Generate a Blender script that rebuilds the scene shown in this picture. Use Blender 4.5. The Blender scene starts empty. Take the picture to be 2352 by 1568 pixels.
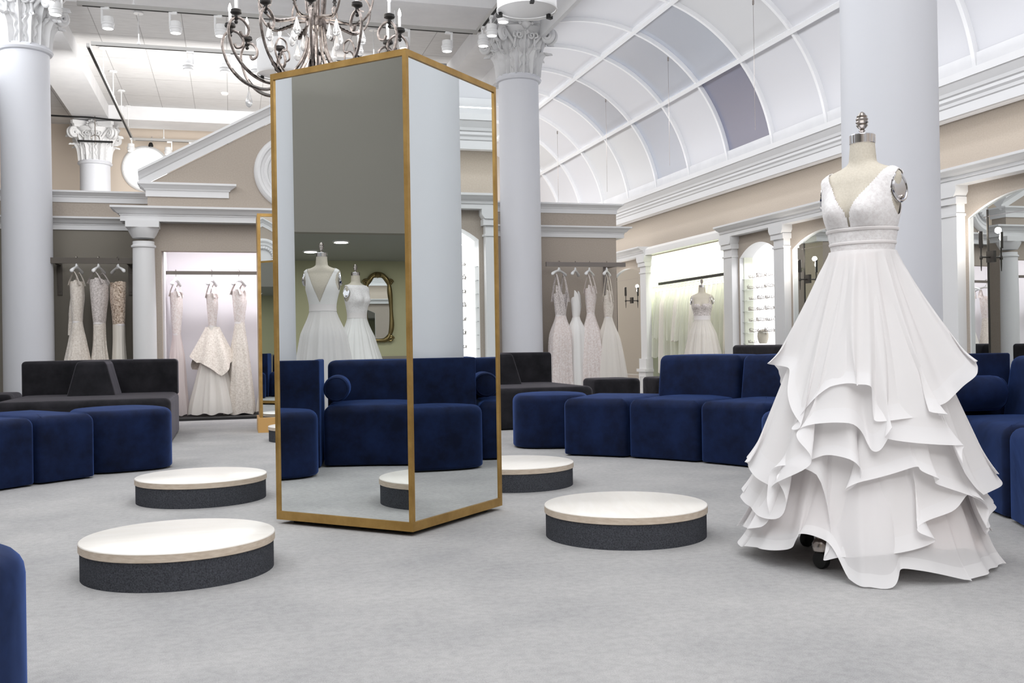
import bpy, bmesh, math, random
from mathutils import Vector, Matrix
PI = math.pi
sc = bpy.context.scene
COL = sc.collection
# ------------------------------------------------------------------ camera
CAM_YAW, CAM_PITCH, CAM_ROLL, CAM_H, FPX = math.radians(15.8), .0033, .01564, .88, 2280.
def make_camera():
    cd = bpy.data.cameras.new('camera'); co = bpy.data.objects.new('camera', cd); COL.objects.link(co)
    s, c = math.sin(CAM_YAW), math.cos(CAM_YAW)
    F = Vector((s*math.cos(CAM_PITCH), c*math.cos(CAM_PITCH), math.sin(CAM_PITCH)))
    R0 = Vector((c, -s, 0)); U0 = R0.cross(F)
    cr, sr = math.cos(CAM_ROLL), math.sin(CAM_ROLL)
    R = R0*cr - U0*sr; U = R0*sr + U0*cr
    m = Matrix((R, U, -F)).transposed().to_4x4(); m.translation = (0, 0, CAM_H)
    co.matrix_world = m
    cd.sensor_width = 36; cd.lens = FPX/2352*36; cd.clip_start = .05; cd.clip_end = 100
    sc.camera = co
make_camera()
# ------------------------------------------------------------------ colour management, world, room lights and added fills
sc.view_settings.view_transform = 'Standard'; sc.view_settings.look = 'None'
sc.view_settings.gamma = 1; sc.view_settings.use_curve_mapping = False
sc.view_settings.exposure = -.95
w = bpy.data.worlds.new('world'); sc.world = w; w.use_nodes = True
w.node_tree.nodes['Background'].inputs[0].default_value = (.9, .93, 1, 1)
w.node_tree.nodes['Background'].inputs[1].default_value = .6
def area(name, loc, sx, sy, power, rot=(0, 0, 0), color=(1, .985, .97), spread=PI):
    l = bpy.data.lights.new(name, 'AREA'); l.shape = 'RECTANGLE'; l.size = sx; l.size_y = sy
    l.energy = power; l.color = color; l.spread = spread
    o = bpy.data.objects.new(name, l); COL.objects.link(o); o.location = loc; o.rotation_euler = rot
    return o
def point(name, loc, power, rad=.05, color=(1, .95, .88)):
    l = bpy.data.lights.new(name, 'POINT'); l.energy = power; l.shadow_soft_size = rad; l.color = color
    o = bpy.data.objects.new(name, l); COL.objects.link(o); o.location = loc
    return o
COOL = (.95, .97, 1)
for i, (x, y, p) in enumerate(((.78, 1.6, 300), (.78, 8.2, 300), (.0, 16.5, 300), (-4.8, 5.5, 190), (.78, -2.2, 160))):
    area('ceiling_fill_%d' % i, (x, y, 5.30), 4.6, 4.6, p, color=COOL)  # broad soft fill added under the ceiling, not separate fittings
for i, (x, y, p) in enumerate(((.78, 2.0, 130), (.78, 9.5, 90), (.4, 17.2, 50), (-5, 6, 60))):
    area('upward_fill_%d' % i, (x, y, 4.0), 4.0, 4.4, p, rot=(PI, 0, 0), color=COOL)  # unseen upward fill, added to brighten the ceiling and its bounce
area('cove_light_vault', (6.70, 9, 3.46), .12, 26, 60, rot=(0, PI-.35, 0), color=COOL)       # behind the big cornice, up into the vault
area('vault_fill', (4.3, 9, 4.6), .4, 26, 330, rot=(0, -1.35, 0), color=COOL)             # added fill along the beam, brightening vault and cornice
area('front_fill', (.6, -2.7, 4.95), 5.0, 1.1, 275, rot=(PI/2-.45, 0, 0), color=COOL)            # added fill behind the viewpoint, for surfaces facing it
area('west_fill', (-2.9, 8.5, 4.85), 1.0, 13, 300, rot=(0, -PI/2+.35, 0), color=COOL)     # added fill near the left beam, brightening the east wall and cornice
area('far_fill', (.2, 15.6, 4.1), 5.0, .8, 560, rot=(PI/2-.2, 0, 0), color=(1, .98, .95))  # added fill brightening the area beyond the gabled partition
area('cove_light_wall', (6.80, 9, 3.0), .10, 26, 75, rot=(0, -.75, 0), color=(1, .99, .97))   # under the cornice, onto the wall
area('pelmet_light_recess', (.78, 13.16, 2.30), 3.0, .12, 62, rot=(.12, 0, 0), color=(.98, .96, 1))   # in the gown recess
area('pelmet_light_veils', (7.22, 14.65, 2.75), .15, 2.9, 150, rot=(0, -.35, 0), color=(.98, 1, .93))

# ------------------------------------------------------------------ object helpers
def tag(o, label=None, cat=None, group=None, kind=None):
    if label: o['label'] = label
    if cat: o['category'] = cat
    if group: o['group'] = group
    if kind: o['kind'] = kind
    return o
def empty(name, loc=(0, 0, 0), rz=0, label=None, cat=None, group=None, kind=None, parent=None):
    o = bpy.data.objects.new(name, None); COL.objects.link(o); o.location = loc; o.rotation_euler = (0, 0, rz)
    o.empty_display_size = .1
    if parent: o.parent = parent
    return tag(o, label, cat, group, kind)
def copy_tree(o, parent=None):
    c = o.copy(); COL.objects.link(c)
    if parent is not None: c.parent = parent
    for ch in list(o.children): copy_tree(ch, c)
    return c
class MB:
    def __init__(s): s.bm = bmesh.new(); s.mi = 0
    def face(s, vs):
        try:
            f = s.bm.faces.new(vs); f.material_index = s.mi; return f
        except ValueError: return None
    def grid(s, rows, closed_u=False, closed_v=False):
        V = [[s.bm.verts.new(p) for p in r] for r in rows]
        nv, nu = len(V), len(V[0])
        for j in range(nv if closed_v else nv-1):
            for i in range(nu if closed_u else nu-1):
                s.face((V[j][i], V[j][(i+1) % nu], V[(j+1) % nv][(i+1) % nu], V[(j+1) % nv][i]))
        return V
    def box(s, x0, x1, y0, y1, z0, z1, M=None):
        P = [Vector((x, y, z)) for z in (z0, z1) for y in (y0, y1) for x in (x0, x1)]
        if M: P = [M @ p for p in P]
        v = [s.bm.verts.new(p) for p in P]
        for a in ((0, 2, 3, 1), (4, 5, 7, 6), (0, 1, 5, 4), (2, 6, 7, 3), (0, 4, 6, 2), (1, 3, 7, 5)):
            s.face([v[i] for i in a])
        return s
    def lathe(s, prof, n=32, c=(0, 0, 0), cap=True, M=None, sx=1, sy=1):
        rows = []
        for r, z in prof:
            rows.append([Vector((c[0]+sx*r*math.cos(2*PI*i/n), c[1]+sy*r*math.sin(2*PI*i/n), c[2]+z)) for i in range(n)])
        if M: rows = [[M @ p for p in r] for r in rows]
        V = s.grid(rows, closed_u=True)
        if cap:
            if prof[0][0] > 1e-5: s.face(V[0][::-1])
            if prof[-1][0] > 1e-5: s.face(V[-1])
        return s
    def tube(s, path, rad, n=8, cap=True, closed=False):
        path = [Vector(p) for p in path]; m = len(path)
        rad = rad if isinstance(rad, (list, tuple)) else [rad]*m
        rows = []; N = None
        for i, p in enumerate(path):
            if closed: t = path[(i+1) % m]-path[i-1]
            else: t = path[min(i+1, m-1)]-path[max(i-1, 0)]
            if t.length < 1e-9: t = Vector((0, 0, 1))
            t.normalize()
            if N is None:
                N = Vector((0, 0, 1)).cross(t)
                if N.length < .1: N = Vector((1, 0, 0)).cross(t)
            else: N = N - t*N.dot(t)
            if N.length < 1e-6: N = t.orthogonal()
            N.normalize(); B = t.cross(N)
            rows.append([p+(N*math.cos(2*PI*k/n)+B*math.sin(2*PI*k/n))*rad[i] for k in range(n)])
        V = s.grid(rows, closed_u=True, closed_v=closed)
        if cap and not closed: s.face(V[0][::-1]); s.face(V[-1])
        return s
    def prism(s, pts, axis, a0, a1):
        # polygon pts (2-D) extruded along an axis: axis 'y' -> pts are (x,z); 'x' -> (y,z); 'z' -> (x,y)
        def P(q, a): return {'y': (q[0], a, q[1]), 'x': (a, q[0], q[1]), 'z': (q[0], q[1], a)}[axis]
        A = [s.bm.verts.new(P(q, a0)) for q in pts]; B = [s.bm.verts.new(P(q, a1)) for q in pts]
        n = len(pts)
        for i in range(n): s.face((A[i], A[(i+1) % n], B[(i+1) % n], B[i]))
        s.face(A[::-1]); s.face(B)
        return s
    def rprism(s, out, z0, z1, rt=.04, rb=.015, crown=0., seg=5, shear=None):
        # rounded prism over a dense, counter-clockwise 2-D outline; shear(x,y,z)->(x,y)
        n = len(out)
        nor = []
        for i in range(n):
            a = Vector(out[i-1]); b = Vector(out[(i+1) % n]); t = (b-a)
            nor.append(Vector((t.y, -t.x)).normalized() if t.length else Vector((0, 0)))
        rings = []
        for k in range(seg+1):
            t = PI/2*k/seg; rings.append((rb*(1-math.sin(t)), z0+rb*(1-math.cos(t))))
        nm = max(1, int((z1-z0)/.12))
        for k in range(1, nm): rings.append((0, z0+rb+(z1-rt-z0-rb)*k/nm))
        for k in range(seg+1):
            t = PI/2*k/seg; rings.append((rt*(1-math.cos(t)), z1-rt*(1-math.sin(t))))
        c = sum((Vector(p) for p in out), Vector((0, 0)))/n
        for q in (.12, .3, .55, .8):
            rings.append((('f', q), z1+crown*(1-(1-q)**2)))
        rows = []
        for ins, z in rings:
            row = []
            for p, nn in zip(out, nor):
                if isinstance(ins, tuple):
                    base = Vector(p)-nn*rt; v = base+(c-base)*ins[1]
                else: v = Vector(p)-nn*ins
                x, y = (v.x, v.y) if not shear else shear(v.x, v.y, z)
                row.append((x, y, z))
            rows.append(row)
        V = s.grid(rows, closed_u=True)
        s.face(V[0][::-1]); s.face(V[-1])
        return s
    def build(s, name, mats, parent=None, loc=None, smooth=True, angle=38, rot=None):
        bmesh.ops.remove_doubles(s.bm, verts=s.bm.verts, dist=1e-6)
        bmesh.ops.recalc_face_normals(s.bm, faces=s.bm.faces)
        if smooth:
            for f in s.bm.faces: f.smooth = True
            for e in s.bm.edges:
                if len(e.link_faces) == 2 and e.calc_face_angle(0) > math.radians(angle): e.smooth = False
        me = bpy.data.meshes.new(name); s.bm.to_mesh(me); s.bm.free()
        for m in (mats if isinstance(mats, (list, tuple)) else [mats]): me.materials.append(m)
        o = bpy.data.objects.new(name, me); COL.objects.link(o)
        if parent: o.parent = parent
        if loc: o.location = loc
        if rot: o.rotation_euler = rot
        return o
def fillet(pts, r, n=6):
    out = []; m = len(pts)
    for i in range(m):
        p = Vector(pts[i][:2]); a = Vector(pts[i-1][:2]); b = Vector(pts[(i+1) % m][:2])
        rr = pts[i][2] if len(pts[i]) > 2 else r
        d1 = (a-p); d2 = (b-p)
        if rr <= 0 or d1.angle(d2) > PI-.05: out.append(tuple(p)); continue
        half = d1.angle(d2)/2
        L = min(rr/math.tan(half), d1.length*.49, d2.length*.49); rr = L*math.tan(half)
        u1 = d1.normalized(); u2 = d2.normalized()
        cen = p+(u1+u2).normalized()*(rr/math.sin(half))
        s0 = p+u1*L-cen; s1 = p+u2*L-cen
        a0 = math.atan2(s0.y, s0.x); a1 = math.atan2(s1.y, s1.x)
        da = (a1-a0+PI) % (2*PI)-PI
        for k in range(n+1):
            t = a0+da*k/n; out.append((cen.x+rr*math.cos(t), cen.y+rr*math.sin(t)))
    return out
def dense(pts, step=.06):
    out = []
    for i in range(len(pts)):
        a = Vector(pts[i]); b = Vector(pts[(i+1) % len(pts)]); k = max(1, int((b-a).length/step))
        out += [tuple(a+(b-a)*j/k) for j in range(k)]
    return out
def cat_rom(P, n=6):
    P = [Vector(p) for p in P]; out = []
    for i in range(len(P)-1):
        p0 = P[max(i-1, 0)]; p1 = P[i]; p2 = P[i+1]; p3 = P[min(i+2, len(P)-1)]
        for k in range(n):
            t = k/n
            out.append(.5*((2*p1)+(p2-p0)*t+(2*p0-5*p1+4*p2-p3)*t*t+(3*p1-p0-3*p2+p3)*t**3))
    out.append(P[-1]); return out
def interp(tab, x):
    if x <= tab[0][0]: return tab[0][1:]
    for a, b in zip(tab, tab[1:]):
        if x <= b[0]:
            t = (x-a[0])/(b[0]-a[0]); t = t*t*(3-2*t) if False else t
            return tuple(a[k]+(b[k]-a[k])*t for k in range(1, len(a)))
    return tab[-1][1:]
def smooth_interp(tab, x, per=None):
    # Catmull-Rom through (x, v...) rows
    n = len(tab)
    if per is not None:
        x = (x-tab[0][0]) % per + tab[0][0]
        ext = [tuple([tab[-1][0]-per]+list(tab[-1][1:]))]+list(tab)+[tuple([tab[0][0]+per]+list(tab[0][1:])), tuple([tab[1][0]+per]+list(tab[1][1:]))]
    else: ext = [tab[0]]+list(tab)+[tab[-1]]
    for i in range(1, len(ext)-2):
        if ext[i][0] <= x <= ext[i+1][0]:
            t = (x-ext[i][0])/max(1e-9, ext[i+1][0]-ext[i][0]); r = []
            for k in range(1, len(ext[i])):
                p0, p1, p2, p3 = ext[i-1][k], ext[i][k], ext[i+1][k], ext[i+2][k]
                r.append(.5*(2*p1+(p2-p0)*t+(2*p0-5*p1+4*p2-p3)*t*t+(3*p1-p0-3*p2+p3)*t**3))
            return tuple(r)
    return tuple(tab[0][1:]) if x < tab[0][0] else tuple(tab[-1][1:])

# ------------------------------------------------------------------ materials
M = {}
def mat(name, col, rough=.6, metal=0., spec=.5, sheen=0., sheen_r=.5, sheen_t=(1, 1, 1), coat=0.):
    m = bpy.data.materials.new(name); m.use_nodes = True
    b = m.node_tree.nodes['Principled BSDF']
    b.inputs['Base Color'].default_value = (*col, 1); b.inputs['Roughness'].default_value = rough
    b.inputs['Metallic'].default_value = metal; b.inputs['Specular IOR Level'].default_value = spec
    if sheen:
        b.inputs['Sheen Weight'].default_value = sheen; b.inputs['Sheen Roughness'].default_value = sheen_r
        b.inputs['Sheen Tint'].default_value = (*sheen_t, 1)
    if coat: b.inputs['Coat Weight'].default_value = coat; b.inputs['Coat Roughness'].default_value = .1
    M[name] = m; return m
def nd(m, t): return m.node_tree.nodes.new(t)
def lk(m, a, b): m.node_tree.links.new(a, b)
def bsdf(m): return m.node_tree.nodes['Principled BSDF']
def coords(m, scale=(1, 1, 1), kind='Object', rot=(0, 0, 0)):
    tc = nd(m, 'ShaderNodeTexCoord'); mp = nd(m, 'ShaderNodeMapping')
    mp.inputs['Scale'].default_value = scale; mp.inputs['Rotation'].default_value = rot
    lk(m, tc.outputs[kind], mp.inputs['Vector']); return mp.outputs['Vector']
def noise_col(m, c0, c1, scale, detail=4, vec=None, lo=.35, hi=.65, rough=.6):
    n = nd(m, 'ShaderNodeTexNoise'); n.inputs['Scale'].default_value = scale; n.inputs['Detail'].default_value = detail
    n.inputs['Roughness'].default_value = rough
    if vec is not None: lk(m, vec, n.inputs['Vector'])
    r = nd(m, 'ShaderNodeValToRGB'); r.color_ramp.elements[0].position = lo; r.color_ramp.elements[1].position = hi
    r.color_ramp.elements[0].color = (*c0, 1); r.color_ramp.elements[1].color = (*c1, 1)
    lk(m, n.outputs['Fac'], r.inputs['Fac']); return n, r
def bump(m, src, strength=.3, dist=.01):
    b = nd(m, 'ShaderNodeBump'); b.inputs['Strength'].default_value = strength; b.inputs['Distance'].default_value = dist
    lk(m, src, b.inputs['Height']); lk(m, b.outputs['Normal'], bsdf(m).inputs['Normal']); return b
def mixc(m, a, b, fac, mode='MULTIPLY'):
    x = nd(m, 'ShaderNodeMix'); x.data_type = 'RGBA'; x.blend_type = mode
    if isinstance(fac, float): x.inputs[0].default_value = fac
    else: lk(m, fac, x.inputs[0])
    for i, s in ((6, a), (7, b)):
        if isinstance(s, tuple): x.inputs[i].default_value = (*s, 1)
        else: lk(m, s, x.inputs[i])
    return x.outputs[2]
def emis(name, col, strength):
    m = bpy.data.materials.new(name); m.use_nodes = True; nt = m.node_tree; nt.nodes.clear()
    o = nt.nodes.new('ShaderNodeOutputMaterial'); e = nt.nodes.new('ShaderNodeEmission')
    e.inputs[0].default_value = (*col, 1); e.inputs[1].default_value = strength
    nt.links.new(e.outputs[0], o.inputs[0]); M[name] = m; return m
def build_materials():
    # carpet: short pile, faint broad mottling
    m = mat('carpet', (.55, .55, .56), .95, spec=.1)
    v = coords(m)
    n1, r1 = noise_col(m, (.405, .402, .402), (.53, .52, .512), 1.6, 5, v, .3, .7)
    n2, r2 = noise_col(m, (.72, .72, .72), (1, 1, 1), 260, 2, v, .3, .7)
    n3, r3 = noise_col(m, (.86, .86, .86), (1, 1, 1), 34, 3, v, .35, .6)
    c = mixc(m, r1.outputs[0], r2.outputs[0], .8); c = mixc(m, c, r3.outputs[0], .8); lk(m, c, bsdf(m).inputs['Base Color'])
    bump(m, n2.outputs['Fac'], .5, .004)
    # velvets
    def velvet(name, c0, c1, tint, sh):
        m = mat(name, c0, .75, spec=.15, sheen=sh, sheen_r=.38, sheen_t=tint)
        v = coords(m, (1, 1, 1))
        n, r = noise_col(m, c0, c1, 4.5, 7, v, .38, .66, .68)
        n2 = nd(m, 'ShaderNodeTexNoise'); n2.inputs['Scale'].default_value = 2.3; n2.inputs['Distortion'].default_value = 1.8; lk(m, v, n2.inputs['Vector'])
        lk(m, r.outputs[0], bsdf(m).inputs['Base Color'])
        bump(m, n2.outputs['Fac'], .25, .03)
    velvet('navy_velvet', (.0019, .0048, .020), (.0058, .0150, .058), (.11, .22, .66), .62)
    velvet('charcoal_velvet', (.007, .007, .009), (.019, .018, .022), (.42, .40, .46), .45)
    m = mat('pale_wood', (.80, .745, .66), .32, spec=.5)
    v = coords(m, (1.5, 14, 1))
    n, r = noise_col(m, (.84, .80, .735), (.90, .87, .82), 2.2, 6, v, .3, .75); lk(m, r.outputs[0], bsdf(m).inputs['Base Color'])
    m = mat('wood_edge', (.56, .45, .34), .5)
    v = coords(m, (6, 6, 30)); n, r = noise_col(m, (.58, .475, .37), (.70, .60, .49), 4, 4, v); lk(m, r.outputs[0], bsdf(m).inputs['Base Color'])
    m = mat('grey_carpet_side', (.06, .065, .075), .95, spec=.1)
    v = coords(m); n, r = noise_col(m, (.035, .037, .043), (.10, .105, .12), 170, 3, v, .3, .75); lk(m, r.outputs[0], bsdf(m).inputs['Base Color']); bump(m, n.outputs['Fac'], .6, .005)
    m = mat('gold_frame', (.50, .30, .085), .42, metal=.55)
    v = coords(m); n, r = noise_col(m, (.35, .205, .055), (.47, .29, .09), 9, 4, v); lk(m, r.outputs[0], bsdf(m).inputs['Base Color'])
    mat('gold_wood', (.62, .36, .12), .5)
    mat('mirror_glass', (.80, .83, .82), .0, metal=1.)
    mat('black_gap', (.012, .012, .012), .7)
    m = mat('white_plaster', (.78, .78, .79), .62)
    v = coords(m); n, r = noise_col(m, (.75, .75, .765), (.80, .80, .81), 3, 5, v); lk(m, r.outputs[0], bsdf(m).inputs['Base Color'])
    mat('column_paint', (.70, .712, .755), .6)
    mat('white_trim', (.76, .76, .765), .5)
    mat('cornice_white', (.86, .86, .87), .45)
    mat('white_gloss', (.80, .80, .80), .3)
    mat('track_grey', (.40, .39, .375), .45)
    m = mat('taupe_wall', (.43, .375, .32), .8, spec=.2)
    v = coords(m); n, r = noise_col(m, (.42, .365, .312), (.455, .40, .345), 60, 3, v); lk(m, r.outputs[0], bsdf(m).inputs['Base Color'])
    mat('dark_taupe_wall', (.25, .23, .195), .85, spec=.2)
    mat('cream_wall', (.74, .645, .55), .8, spec=.2)
    mat('recess_wall', (.80, .78, .81), .7)
    mat('veil_wall', (.72, .74, .62), .7)
    mat('olive_wall', (.42, .42, .28), .8)
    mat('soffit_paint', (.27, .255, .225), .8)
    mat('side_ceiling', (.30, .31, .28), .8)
    m = mat('ceiling_tile', (.78, .77, .76), .85, spec=.1)
    v = coords(m, (1, 1, 1), rot=(0, 0, PI/2))
    br = nd(m, 'ShaderNodeTexBrick'); br.offset = 0; br.inputs['Scale'].default_value = 1.
    br.inputs['Color1'].default_value = (.64, .63, .625, 1); br.inputs['Color2'].default_value = (.68, .67, .665, 1); br.inputs['Mortar'].default_value = (.40, .39, .385, 1)
    br.inputs['Mortar Size'].default_value = .006; br.inputs['Brick Width'].default_value = 1.22; br.inputs['Row Height'].default_value = .61; br.inputs['Mortar Smooth'].default_value = .2
    lk(m, v, br.inputs['Vector'])
    v2 = coords(m, (1, 7, 1)); n, r = noise_col(m, (.87, .865, .86), (1, 1, 1), 4.5, 5, v2, .3, .62)
    lk(m, mixc(m, br.outputs['Color'], r.outputs[0], .9), bsdf(m).inputs['Base Color'])
    mat('vault_matte', (.70, .70, .73), .4, spec=.5)
    mat('vault_gloss', (.60, .63, .70), .22, metal=.35)
    mat('vault_grey', (.68, .68, .69), .40, spec=.6)
    mat('vault_dark_reflect', (.30, .31, .40), .2, metal=.4)  # dark reflection in a glossy panel, put into its base colour
    mat('chrome', (.75, .75, .78), .12, metal=1.)
    mat('nickel', (.42, .38, .35), .22, metal=1.)
    mat('dark_iron', (.055, .05, .045), .4, metal=.7)
    mat('black_iron', (.02, .02, .02), .45, metal=.4)
    mat('rail_bronze', (.11, .098, .085), .45, metal=.6)
    mat('rail_steel', (.22, .20, .19), .38, metal=.8)
    m = mat('aged_silver', (.36, .30, .27), .33, metal=.85)
    v = coords(m); n, r = noise_col(m, (.06, .05, .045), (.46, .40, .37), 18, 5, v, .3, .7); lk(m, r.outputs[0], bsdf(m).inputs['Base Color'])
    mat('candle_black', (.02, .018, .017), .4)
    m = mat('crystal', (.9, .9, .9), .08, spec=.9); bsdf(m).inputs['Transmission Weight'].default_value = .65
    m = mat('shelf_glass', (.86, .9, .88), .05); bsdf(m).inputs['Transmission Weight'].default_value = .6; bsdf(m).inputs['Alpha'].default_value = .55
    mat('ornate_gold', (.20, .155, .07), .35, metal=.85)
    m = mat('form_linen', (.63, .58, .49), .8, spec=.2)
    v = coords(m); n, r = noise_col(m, (.60, .55, .46), (.66, .61, .52), 140, 2, v); lk(m, r.outputs[0], bsdf(m).inputs['Base Color'])
    # gown fabrics
    def lace(name, c0, c1, sc_, tr=.12, b=.5):
        m = mat(name, c1, .75, spec=.25, sheen=.25)
        v = coords(m)
        vo = nd(m, 'ShaderNodeTexVoronoi'); vo.inputs['Scale'].default_value = sc_; vo.feature = 'SMOOTH_F1'; lk(m, v, vo.inputs['Vector'])
        n, r = noise_col(m, c0, c1, sc_*.8, 5, v, .36, .60, .7)
        lk(m, r.outputs[0], bsdf(m).inputs['Base Color']); bump(m, n.outputs['Fac'], b, .006)
        return m
    lace('lace_white', (.79, .755, .75), (.91, .89, .885), 75)
    lace('lace_ivory', (.64, .57, .50), (.86, .80, .73), 60, b=.6)
    lace('lace_blush', (.70, .60, .56), (.88, .82, .80), 55, b=.6)
    lace('sequin_gold', (.22, .13, .07), (.88, .74, .62), 60, b=1.)
    lace('beaded_grey', (.46, .41, .39), (.84, .78, .76), 70, b=.8)
    mat('satin_ivory', (.80, .75, .68), .42, spec=.4, sheen=.2)
    mat('satin_white', (.86, .85, .83), .45, spec=.4, sheen=.2)
    mat('band_white', (.84, .80, .79), .6, sheen=.2)
    mat('blush_lining', (.90, .79, .755), .7)
    def sheer(name, col, alpha, trans=.35):
        m = bpy.data.materials.new(name); m.use_nodes = True; nt = m.node_tree; nt.nodes.clear()
        o = nt.nodes.new('ShaderNodeOutputMaterial')
        d = nt.nodes.new('ShaderNodeBsdfDiffuse'); d.inputs[0].default_value = (*col, 1)
        t = nt.nodes.new('ShaderNodeBsdfTranslucent'); t.inputs[0].default_value = (*col, 1)
        x = nt.nodes.new('ShaderNodeMixShader'); x.inputs[0].default_value = trans
        nt.links.new(d.outputs[0], x.inputs[1]); nt.links.new(t.outputs[0], x.inputs[2])
        tr = nt.nodes.new('ShaderNodeBsdfTransparent')
        y = nt.nodes.new('ShaderNodeMixShader'); y.inputs[0].default_value = alpha
        nt.links.new(tr.outputs[0], y.inputs[1]); nt.links.new(x.outputs[0], y.inputs[2]); nt.links.new(y.outputs[0], o.inputs[0])
        M[name] = m
    sheer('tulle_white', (.965, .945, .94), .86, .24)
    sheer('tulle_edge', (.97, .955, .955), .87, .24)
    sheer('organza', (.96, .94, .94), .80, .26)
    sheer('tulle_blush', (.90, .82, .80), .9)
    sheer('tulle_ivory', (.93, .89, .835), .93, .2)
    sheer('veil_tulle', (.86, .87, .79), .62)
    sheer('lamp_shade', (.9, .9, .9), 1., .5)
    emis('bulb', (1, .94, .87), 70)
    emis('spot_lens', (1, .97, .97), 9)
    emis('window_glow', (1, .99, .97), 6)
    emis('downlight_glow', (1, .98, .95), 10)
    emis('niche_glow', (1, .985, .99), 3.0)
build_materials()
# ------------------------------------------------------------------ room shell
def struct(name, mb, m, parent=None, label=None, **k):
    o = mb.build(name, m, parent, **k)
    if parent is None: tag(o, label, None, None, 'structure')
    return o
XW, XE, YS, YN, ZC = -7.2, 7.1, -4.2, 22.3, 5.6
struct('floor', MB().box(-12, 9.2, YS-.5, YN+.3, -.1, 0), M['carpet'], label='pale grey carpeted floor of the salon')
struct('ceiling', MB().box(XW-.2, 4.15, YS-.5, YN+.3, ZC, ZC+.1), M['ceiling_tile'], label='white tiled acoustic ceiling over the salon')
b = MB(); b.box(-12, XE+.3, YN, YN+.25, 0, 6)
struct('wall_back', b, M['cream_wall'], label='cream far wall behind the gabled partition')
struct('wall_front', MB().box(-12, XE+.3, YS-.25, YS, 0, 6), M['cream_wall'], label='cream wall behind the viewpoint')
for k, (x0, x1) in enumerate(((-2.83, -2.2), (3.55, 4.15))):
    struct('trim_%d' % (1+k), MB().box(x0, x1, YS, YN, 5.33, ZC+.05), M['white_plaster'], label=('white plaster ceiling beam over the columns beside the gable', 'white plaster ceiling beam between tiles and barrel vault')[k])
for k, (y0, y1) in enumerate(((12.7, 13.66), (4.7, 5.6), (20.4, 21.2))):
    struct('trim_%d' % (3+k), MB().box(-2.2, 3.55, y0, y1, 5.34, ZC+.05), M['white_plaster'], label=('white cross beam above the gabled partition', 'white cross beam above the gold mirror tower', 'white cross beam near the far wall')[k])
# round window in the far wall
b = MB(); M90 = Matrix.Rotation(PI/2, 4, 'X')
b.lathe([(0, 0), (.44, 0), (.44, .03), (0, .03)], 48, cap=False, M=Matrix.Translation((-1.68, YN, 4.72)) @ M90)
wn = struct('window_1', b, M['window_glow'], label='bright round window high in the far wall')
b = MB(); b.tube([(-1.68+.46*math.cos(2*PI*i/48), YN-.02, 4.72+.46*math.sin(2*PI*i/48)) for i in range(48)], .03, 6, closed=True)
b.build('window_frame', M['white_trim'], wn)
# west side: tall soffit with a low-ceilinged room behind it
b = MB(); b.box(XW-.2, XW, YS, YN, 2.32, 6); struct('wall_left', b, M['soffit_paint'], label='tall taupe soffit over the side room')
struct('ceiling_2', MB().box(-11.6, XW-.2, YS, 12, 2.32, 2.45), M['side_ceiling'], label='low white ceiling of the side room')
struct('wall_left_2', MB().box(-11.5, -11.3, YS, 12, 0, 2.45), M['olive_wall'], label='olive wall at the back of the side room')
struct('baseboard_left', MB().box(-11.3, -11.26, YS, 12, 0, .72), M['dark_taupe_wall'], label='dark dado along the olive wall')
struct('wall_left_3', MB().box(-11.3, XW, 11.8, 12, 0, 2.4), M['olive_wall'], label='end wall of the side room')
b = MB(); b.box(-11.3, -11.22, 6.2, 6.4, 0, 2.15); b.box(-11.3, -11.22, 7.2, 7.4, 0, 2.15); b.box(-11.3, -11.22, 6.2, 7.4, 2.0, 2.15)
d = struct('door_1', b, M['white_trim'], label='white framed doorway in the olive wall')
MB().box(-11.3, -11.28, 6.4, 7.2, 0, 2.0).build('door_panel', M['black_gap'], d)
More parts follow.
